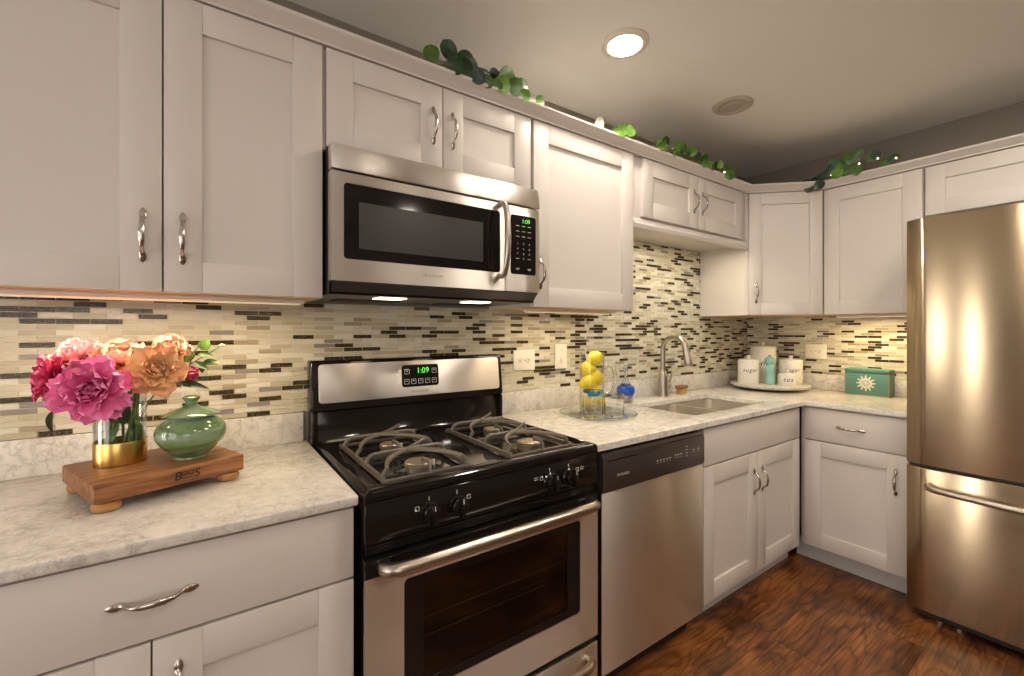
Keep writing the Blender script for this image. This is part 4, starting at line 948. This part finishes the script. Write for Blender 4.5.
    for k in range(14):
        a = rnd.uniform(0, 6.28); r = rnd.uniform(.01, .030); z = rnd.uniform(1.03, 1.07); m = MB()
        leaf_geo(m, (VX+r*math.cos(a), VY+r*math.sin(a), z), (math.cos(a)*.28, math.sin(a)*.28, rnd.choice((1, 1, -.7))), (math.cos(a), math.sin(a), .2), rnd.uniform(.05, .075), .012, curl=.05); obj('leaf', m, rnd.choice(['leaf_dark', 'leaf_dark', 'leaf_green']), t)
bouquet()

# ------------------------------------------------------------------ things on the right counter
def lemonade_set():
    TX, TY = 1.152, -.272
    t = thing('glass_tray', 'round clear glass tray on the counter holding the lemon pitcher', 'tray', (TX, TY, ZC))
    m = MB(); m.lathe([(.001, .0), (.135, .0), (.150, .003), (.166, .011), (.164, .0140), (.148, .0065), (.134, .0045), (.001, .0045)], (TX, TY, ZC), 64); obj('plate', m, 'tray_glass', t)
    m = MB(); m.tube([(TX+.1685*math.cos(2*PI*k/64), TY+.1685*math.sin(2*PI*k/64), ZC+.0135) for k in range(65)], .0032, 8, caps=False); obj('rim', m, 'tray_solid', t, 'greenish glass rim')
    zt = ZC+.0046; px, py = 1.166, -.222
    t = thing('glass_pitcher', 'tall clear glass pitcher filled with lemons on the round tray', 'pitcher', (px, py, zt))
    r = .056; h = .272
    m = MB(); m.lathe([(.001, 0), (r-.004, 0), (r, .004), (r, .2), (r+.001, h), (r-.002, h+.001), (r-.0035, .2), (r-.0035, .008), (.001, .008)], (px, py, zt), 40)
    obj('body', m, 'clear_glass', t)
    e = Vector((.818, -.575, 0)); b = Vector((px, py, zt)); z = Vector((0, 0, 1))
    m = MB(); m.tube([b+e*(r-.001)+z*.205, b+e*(r+.018)+z*.215, b+e*(r+.040)+z*.205, b+e*(r+.050)+z*.175, b+e*(r+.048)+z*.135, b+e*(r+.034)+z*.100, b+e*(r+.014)+z*.085, b+e*(r-.001)+z*.088], [.008, .008, .0085, .009, .009, .0085, .008, .008], 12); obj('handle', m, 'solid_glass', t)
    rnd = random.Random(2)
    C = Vector((px, py, 0)); e2 = Vector((.818, -.575, 0))
    L_ = [(-.018, .032, 'bottom left lemon in the pitcher'), (.020, .040, 'bottom right lemon in the pitcher'), (.010, .088, 'lemon at the right of the second layer in the pitcher'), (-.020, .128, 'big lemon at the left middle of the pitcher'), (.020, .150, 'lemon at the right middle of the pitcher'), (-.018, .190, 'lemon at the upper left of the pitcher'), (.012, .238, 'topmost lemon at the pitcher mouth')]
    base = None
    dy = [.012, -.016, .016, -.008, .010, .012, -.006]
    for i, (du, dz, lab) in enumerate(L_):
        p = C+e2*du+Vector((.575, .818, 0))*dy[i]+Vector((0, 0, zt+.008+dz))
        if base is None:
            m = MB(); prof = []
            for k in range(17):
                a = PI*k/16; rr = math.sin(a)*.0335; zz = -math.cos(a)*.0395
                zz += -.006*max(0, 1-k/2.5) + .005*max(0, 1-(16-k)/2.5); prof.append((max(.0006, rr), zz))
            m.lathe(prof, (0, 0, 0), 24); base = obj('lemon', m, 'lemon'); o = base.o
        else: o = dup(base.o)
        o.location = p; o.rotation_euler = (rnd.uniform(.7, 1.6), rnd.uniform(-.5, .5), rnd.uniform(0, 6.28)); props(o, lab, 'lemon', 'lemons in the pitcher')
    def tumbler(x, y, h, r, lab, bands):
        t = thing('drinking_glass', lab, 'glass', (x, y, zt), None, 'drinking glasses on the tray')
        m = MB(); m.lathe([(.001, 0), (r*.86, 0), (r*.95, .004), (r, .02), (r, h), (r-.0022, h), (r-.0024, .02), (r*.85, .011), (.001, .010)], (x, y, zt), 36); obj('glass', m, 'solid_glass', t)
        m = MB()
        for mi, a0, a1, z0, z1 in bands:
            n = max(2, int((a1-a0)/.15)); rr = r+.0004
            q = [[Vector((x+rr*math.cos(a0+(a1-a0)*k/n), y+rr*math.sin(a0+(a1-a0)*k/n), zt+zz)) for k in range(n+1)] for zz in (z0, z1)]
            m.loft(q, mi, True, False, False, False)
        obj('painted_rim', m, ['blue_band', 'green_band', 'red_dot', 'legend'], t, 'coloured band at the rim')
    tumbler(1.075, -.318, .118, .043, 'clear drinking glass with a blue and green rim, left on the tray', [(0, 0, 6.28, .113, .117), (0, 3.4, 4.6, .096, .110), (1, 4.65, 5.4, .098, .112), (0, 5.45, 6.6, .094, .110), (3, 2.4, 3.3, .097, .108), (1, .6, 2.2, .096, .112)])
    tumbler(1.168, -.352, .098, .043, 'clear drinking glass with red and blue rim marks, right on the tray', [(0, 4.9, 5.9, .078, .088), (2, 4.3, 4.7, .086, .094), (1, 3.6, 4.2, .084, .092), (0, 1.0, 2.6, .08, .09), (1, 5.9, 6.9, .088, .094)])
    x, y = 1.535, -.105
    t = thing('glass_bottle', 'small bulb bottle with cobalt blue middle and silver base by the backsplash', 'bottle', (x, y, ZC))
    m = MB(); m.lathe([(.030, 0), (.034, .003), (.040, .036), (.0405, .040)], (x, y, ZC), 32); obj('base', m, 'silver', t, 'silver base')
    m = MB(); m.lathe([(.0405, .0402), (.048, .056), (.048, .070), (.041, .085), (.030, .088)], (x, y, ZC), 32); obj('bulb', m, 'blue_glass', t, 'cobalt blue bulb')
    m = MB(); m.lathe([(.036, .0845), (.024, .098), (.013, .114), (.0095, .13), (.009, .190), (.011, .194), (.0095, .196), (.0075, .19), (.0075, .13), (.012, .112), (.024, .094)], (x, y, ZC), 28, cap0=False, cap1=False); obj('neck', m, 'solid_glass', t)
    m = MB(); m.tube([(x, y, ZC+.086), (x, y, ZC+.13), (x, y, ZC+.185)], [.0026, .0022, .002], 8); obj('inner_tube', m, 'cyan_glass', t)
    # scrub brush by the faucet
    t = thing('scrub_brush', 'small wooden scrub brush with tan bristles beside the faucet', 'brush', (2.045, -.095, ZC), .1)
    m = MB(); m.box(-.043, .043, -.022, .022, .034, .052, .006, seg=3); obj('block', m, 'brush_wood', t)
    m = MB(); rnd = random.Random(7)
    for i in range(13):
        for j in range(6):
            bx, by = -.033+i*.0055, -.014+j*.0056
            m.tube([(bx, by, .035), (bx*1.03, by*1.03, 0)], .0024, 5)
    obj('bristles', m, 'bristle', t)
lemonade_set()
def canisters():
    cx, cy = 2.722, -.282; r = .228
    t = thing('lazy_susan', 'round white marble turntable tray in the counter corner', 'tray', (cx, cy, ZC))
    m = MB(); m.lathe([(.001, 0), (.15, 0), (.155, .004), (.155, .014), (.001, .014)], (cx, cy, ZC), 48); obj('base', m, 'dark_plastic', t)
    m = MB(); m.lathe([(.001, .0145), (.205, .0145), (.222, .020), (r, .028), (r, .034), (r-.003, .036), (.001, .036)], (cx, cy, ZC), 64); obj('plate', m, 'marble', t)
    zt = ZC+.0362
    aim = Vector((-.2942, -1.6621, 0))
    def can(x, y, rr, h, word, size, lab, turn=0):
        t = thing('canister', lab, 'canister', (x, y, zt))
        m = MB(); m.lathe([(.001, 0), (rr*.97, 0), (rr, .003), (rr, h-.020), (rr*.985, h-.017), (.001, h-.017)], (x, y, zt), 40); b = obj('body', m, 'ceramic_white', t)
        m = MB(); m.lathe([(.001, h-.0165), (rr*1.0, h-.0165), (rr*1.02, h-.013), (rr*.97, h-.006), (rr*.7, h), (.012, h+.004), (.009, h+.008), (.010, h+.012), (.014, h+.017), (.012, h+.022), (.001, h+.024)], (x, y, zt), 40); obj('lid', m, 'ceramic_white', t)
        # lettering wrapped round the front
        d = (aim-Vector((x, y, 0))); a0 = math.atan2(d.y, d.x)+turn; src = text_mb(word, size, Matrix.Identity(4), .28, 0, 1.15); m = src
        for v in m.bm.verts:
            a = a0+v.co.x/rr; v.co = Vector((x+(rr+.0006)*math.cos(a), y+(rr+.0006)*math.sin(a), zt+h*(.50 if h > .2 or h < .1 else .56)+v.co.y))
        obj('lettering', m, 'ink', b, 'handwritten black word')
    can(2.803, -.205, .078, .242, 'coffee', .044, 'tall white canister lettered coffee at the back of the marble tray', -.05)
    can(2.612, -.204, .063, .158, 'sugar', .036, 'medium white canister lettered sugar, at the left of the marble tray', .15)
    can(2.862, -.352, .068, .155, 'sugar', .036, 'medium white canister lettered sugar, at the right of the marble tray, behind tea', .12)
    can(2.725, -.388, .053, .072, 'tea', .040, 'small low white canister lettered tea at the front of the marble tray', .10)
    x, y = 2.664, -.312
    t = thing('pepper_mill', 'glossy teal pepper mill standing between the white canisters', 'pepper mill', (x, y, zt))
    m = MB(); m.lathe([(.028, 0), (.030, .003), (.030, .012), (.027, .04), (.0235, .065), (.026, .085), (.027, .098), (.021, .118), (.018, .124)], (x, y, zt), 32); obj('body', m, 'mill_teal', t)
    m = MB(); m.lathe([(.018, .1245), (.025, .132), (.030, .146), (.029, .160), (.022, .170), (.010, .174), (.008, .178), (.010, .183), (.001, .187)], (x, y, zt), 32); obj('head', m, 'mill_teal', t)
canisters()
def keepsake():
    x0, x1, y0, y1, z1 = 2.862, 2.958, -.857, -.650, 1.036
    t = thing('wooden_box', 'distressed teal wooden box with a white snowflake flower on its front', 'box', ((x0+x1)/2, (y0+y1)/2, ZC))
    m = MB(); m.box(x0, x1, y0, y1, ZC, z1-.022, .002); b = obj('body', m, 'box_teal', t)
    m = MB(); m.box(x0-.002, x1, y0-.002, y1+.002, z1-.021, z1, .003); obj('lid', m, 'box_teal', t)
    m = MB(); e = .0012
    for y in (y0, y1):
        m.box(x0-e, x0+.002, y-.0015, y+.0015, ZC+.001, z1-.022)
    m.box(x0-e, x0+.002, y0, y1, ZC+.0005, ZC+.003); m.box(x1-.002, x1+e*.5, y0-e, y0+.002, ZC+.001, z1-.022); m.box(x0, x1, y0-e, y0+.002, ZC+.0005, ZC+.003)
    obj('worn_edge', m, 'box_edge', b, 'bare wood along the worn edges')
    m = MB(); c = Vector((x0-.0012, (y0+y1)/2+.002, ZC+.072))
    for ring, n, r0, r1, w, off in ((0, 12, .018, .047, .0042, 0), (1, 12, .012, .032, .0034, .26), (2, 8, .004, .016, .003, .1)):
        for k in range(n):
            a = off+2*PI*k/n; d = Vector((0, math.cos(a), math.sin(a))); s = Vector((0, -math.sin(a), math.cos(a))); pts = []
            for v, ww in ((0, .25), (.3, .8), (.65, 1), (.9, .6), (1, .1)): pts.append(c+d*(r0+(r1-r0)*v)+s*(w*ww))
            for v, ww in ((1, .1), (.9, .6), (.65, 1), (.3, .8), (0, .25)): pts.append(c+d*(r0+(r1-r0)*v)-s*(w*ww))
            m.prism(pts, (-.0014-.0006*ring, 0, 0))
    m.ball(c, .005, 0, 6, (.5, 1, 1)); obj('snowflake_applique', m, 'applique_white', b, 'white flower snowflake ornament')
keepsake()

# ------------------------------------------------------------------ greenery on the cabinets
def garland(label, pts, leaves, name='leaf_garland'):
    t = thing(name, label, 'garland', pts[0])
    m = MB(); m.tube([Vector(p) for p in pts], .0022, 6)
    L2 = []
    m2 = MB()
    for (p, d, up, r, mi) in leaves:
        p = Vector(p); d = Vector(d).normalized(); a = min((Vector(q) for q in pts), key=lambda q: (q-p).length)
        if (a-p).length > .004: m.tube([a, a.lerp(p, .5)+Vector((0, 0, .004)), p], .0011, 5)
        leaf_geo(m2, p, d, up, r*3.0, r*1.22, mi, .16, 8, True)
    obj('stem', m, 'stem_brown', t); obj('leaves', m2, ['leaf_green', 'leaf_dark', 'leaf_bright', 'leaf_blue', 'leaf_pale'], t)
def lights(label, pts, bulbs):
    t = thing('string_light', label, 'string light', pts[0]); m = MB(); m.tube([Vector(p) for p in pts], .0009, 5); obj('wire', m, 'stem_brown', t)
    for b in bulbs:
        m = MB(); m.ball(b, .0042, 0, 6); obj('bulb', m, 'fairy_bulb', t)
def greenery():
    V = (-.4, -.85, -.3); z = 2.1245; rnd = random.Random(9)
    garland('leafy green garland lying on the crown above the microwave', [(.30, -.33, z+.003), (.36, -.33, z+.02), (.44, -.335, z+.028), (.52, -.34, z+.022), (.60, -.335, z+.012), (.70, -.335, z+.004), (.76, -.335, z+.003)],
      [((.318, -.335, z+.006), (-.1, -.1, 1), V, .022, 0), ((.395, -.34, z+.045), (-.4, -.1, .45), V, .022, 1), ((.40, -.345, z+.05), (.7, -.1, .1), V, .024, 1), ((.425, -.335, z+.056), (.8, 0, .25), V, .021, 0), ((.39, -.345, z+.03), (.6, -.2, -.1), V, .024, 1), ((.43, -.34, z+.03), (.5, -.1, .3), V, .022, 1), ((.36, -.345, z+.018), (.7, -.3, -.1), V, .022, 1),
       ((.37, -.35, z+.04), (.3, 0, .6), V, .017, 1), ((.47, -.335, z+.05), (.9, 0, .15), (0, -.5, .8), .022, 0), ((.52, -.335, z+.052), (.9, 0, -.1), (0, -.5, .8), .023, 0), ((.45, -.352, z+.026), (.6, -.3, -.5), V, .021, 3), ((.50, -.35, z+.025), (.5, -.2, -.6), V, .017, 0), ((.54, -.35, z+.022), (.6, -.2, -.5), V, .016, 0),
       ((.545, -.34, z+.03), (.4, 0, .5), V, .020, 3), ((.575, -.35, z+.030), (.6, -.1, .5), V, .027, 0), ((.545, -.352, z+.010), (.9, -.2, .05), V, .024, 2), ((.60, -.352, z+.016), (.9, -.2, .15), V, .026, 0), ((.62, -.345, z+.024), (.6, -.1, .5), V, .018, 0), ((.645, -.34, z+.035), (.8, 0, .25), V, .025, 0), ((.655, -.352, z+.006), (.9, -.2, .0), V, .018, 2), ((.735, -.345, z+.008), (.9, -.2, .2), V, .016, 2), ((.705, -.345, z+.008), (.9, -.2, .1), V, .012, 4)])
    garland('small bright green leaf sprig on the crown above the tall cabinet', [(1.05, -.34, z+.003), (1.18, -.345, z+.006), (1.26, -.345, z+.005)],
      [((1.185, -.352, z+.006), (.9, -.2, .3), V, .022, 2), ((1.255, -.352, z+.006), (.6, -.1, .8), V, .022, 2), ((1.165, -.348, z+.006), (.8, -.2, .15), V, .014, 2), ((1.055, -.348, z+.010), (.7, -.1, .15), V, .019, 4)])
    pts = [(1.44+.09*k, -.345+.008*math.sin(k*1.7), z+.006+.008*abs(math.sin(k*1.3))) for k in range(9)]
    lv = []
    for k in range(30):
        f = (k+.5)/30; x = 1.46+.66*f+rnd.uniform(-.01, .01); lv.append(((x, -.35+rnd.uniform(-.008, .02), z+.006+rnd.uniform(0, .022)), (rnd.uniform(-.5, 1), rnd.uniform(-.4, 0), rnd.uniform(-.1, .5)), V, rnd.uniform(.013, .019), rnd.choice([0, 0, 1, 2])))
    lv += [((2.055, -.356, z+.006), (.5, -.35, -.35), V, .020, 0), ((2.12, -.352, z+.006), (.6, -.2, .3), V, .019, 0)]
    garland('leafy garland with warm fairy lights on the crown above the sink cabinet', pts, lv)
    lights('string of warm fairy lights in the garland above the sink cabinet', [(p[0], p[1]-.004, p[2]+.018) for p in pts], [(1.512, -.350, z+.034), (1.60, -.350, z+.030), (1.742, -.350, z+.036), (1.80, -.350, z+.030), (1.866, -.350, z+.030), (1.886, -.350, z+.030), (1.94, -.352, z+.012), (2.05, -.356, z+.006), (2.10, -.352, z+.002)])
    pts = [(2.655, -.50, z+.010), (2.650, -.58, z+.012), (2.650, -.66, z+.016), (2.650, -.74, z+.02), (2.650, -.82, z+.014), (2.650, -.92, z+.006), (2.650, -.96, z+.004)]
    V2 = (-.9, -.3, -.2)
    lv = [((2.640, -.50, z+.006), (-.1, -.8, .1), V2, .020, 1), ((2.640, -.55, z+.004), (-.2, -.7, .1), V2, .020, 1), ((2.640, -.585, z+.022), (-.1, -.7, .2), V2, .019, 1), ((2.632, -.63, z+.024), (-.1, -.6, .5), V2, .022, 3), ((2.632, -.645, z+.05), (-.1, -.5, .5), V2, .022, 0), ((2.635, -.68, z+.055), (0, -.5, .4), V2, .021, 0),
          ((2.632, -.72, z+.06), (-.1, -.5, .5), V2, .026, 0), ((2.630, -.75, z+.066), (-.1, -.5, .5), V2, .026, 0), ((2.628, -.66, z+.010), (-.3, -.8, .2), V2, .022, 2), ((2.628, -.70, z+.012), (-.2, -.8, .2), V2, .020, 0), ((2.628, -.775, z+.045), (-.2, -.1, -.8), V2, .022, 0), ((2.632, -.825, z+.045), (0, -.6, .6), V2, .022, 0), ((2.632, -.845, z+.05), (0, -.4, .5), V2, .017, 1), ((2.632, -.91, z+.016), (0, -.7, .3), V2, .018, 1), ((2.632, -.88, z+.012), (0, -.7, .2), V2, .014, 0),
          ((2.612, -.565, z-.002), (-.3, .2, -.75), V2, .020, 3), ((2.612, -.615, z+.002), (-.3, .1, -.75), V2, .021, 3)]
    garland('leafy garland with two leaves drooping over the crown of the end wall cabinet', pts, lv)
    lights('string of warm fairy lights in the garland on the end wall cabinet', [(p[0]-.008, p[1], p[2]+.008) for p in pts], [(2.630, -.685, z+.030), (2.628, -.722, z+.036), (2.626, -.79, z+.044), (2.630, -.87, z+.048), (2.630, -.945, z+.026), (2.628, -.66, z+.020)])
greenery()
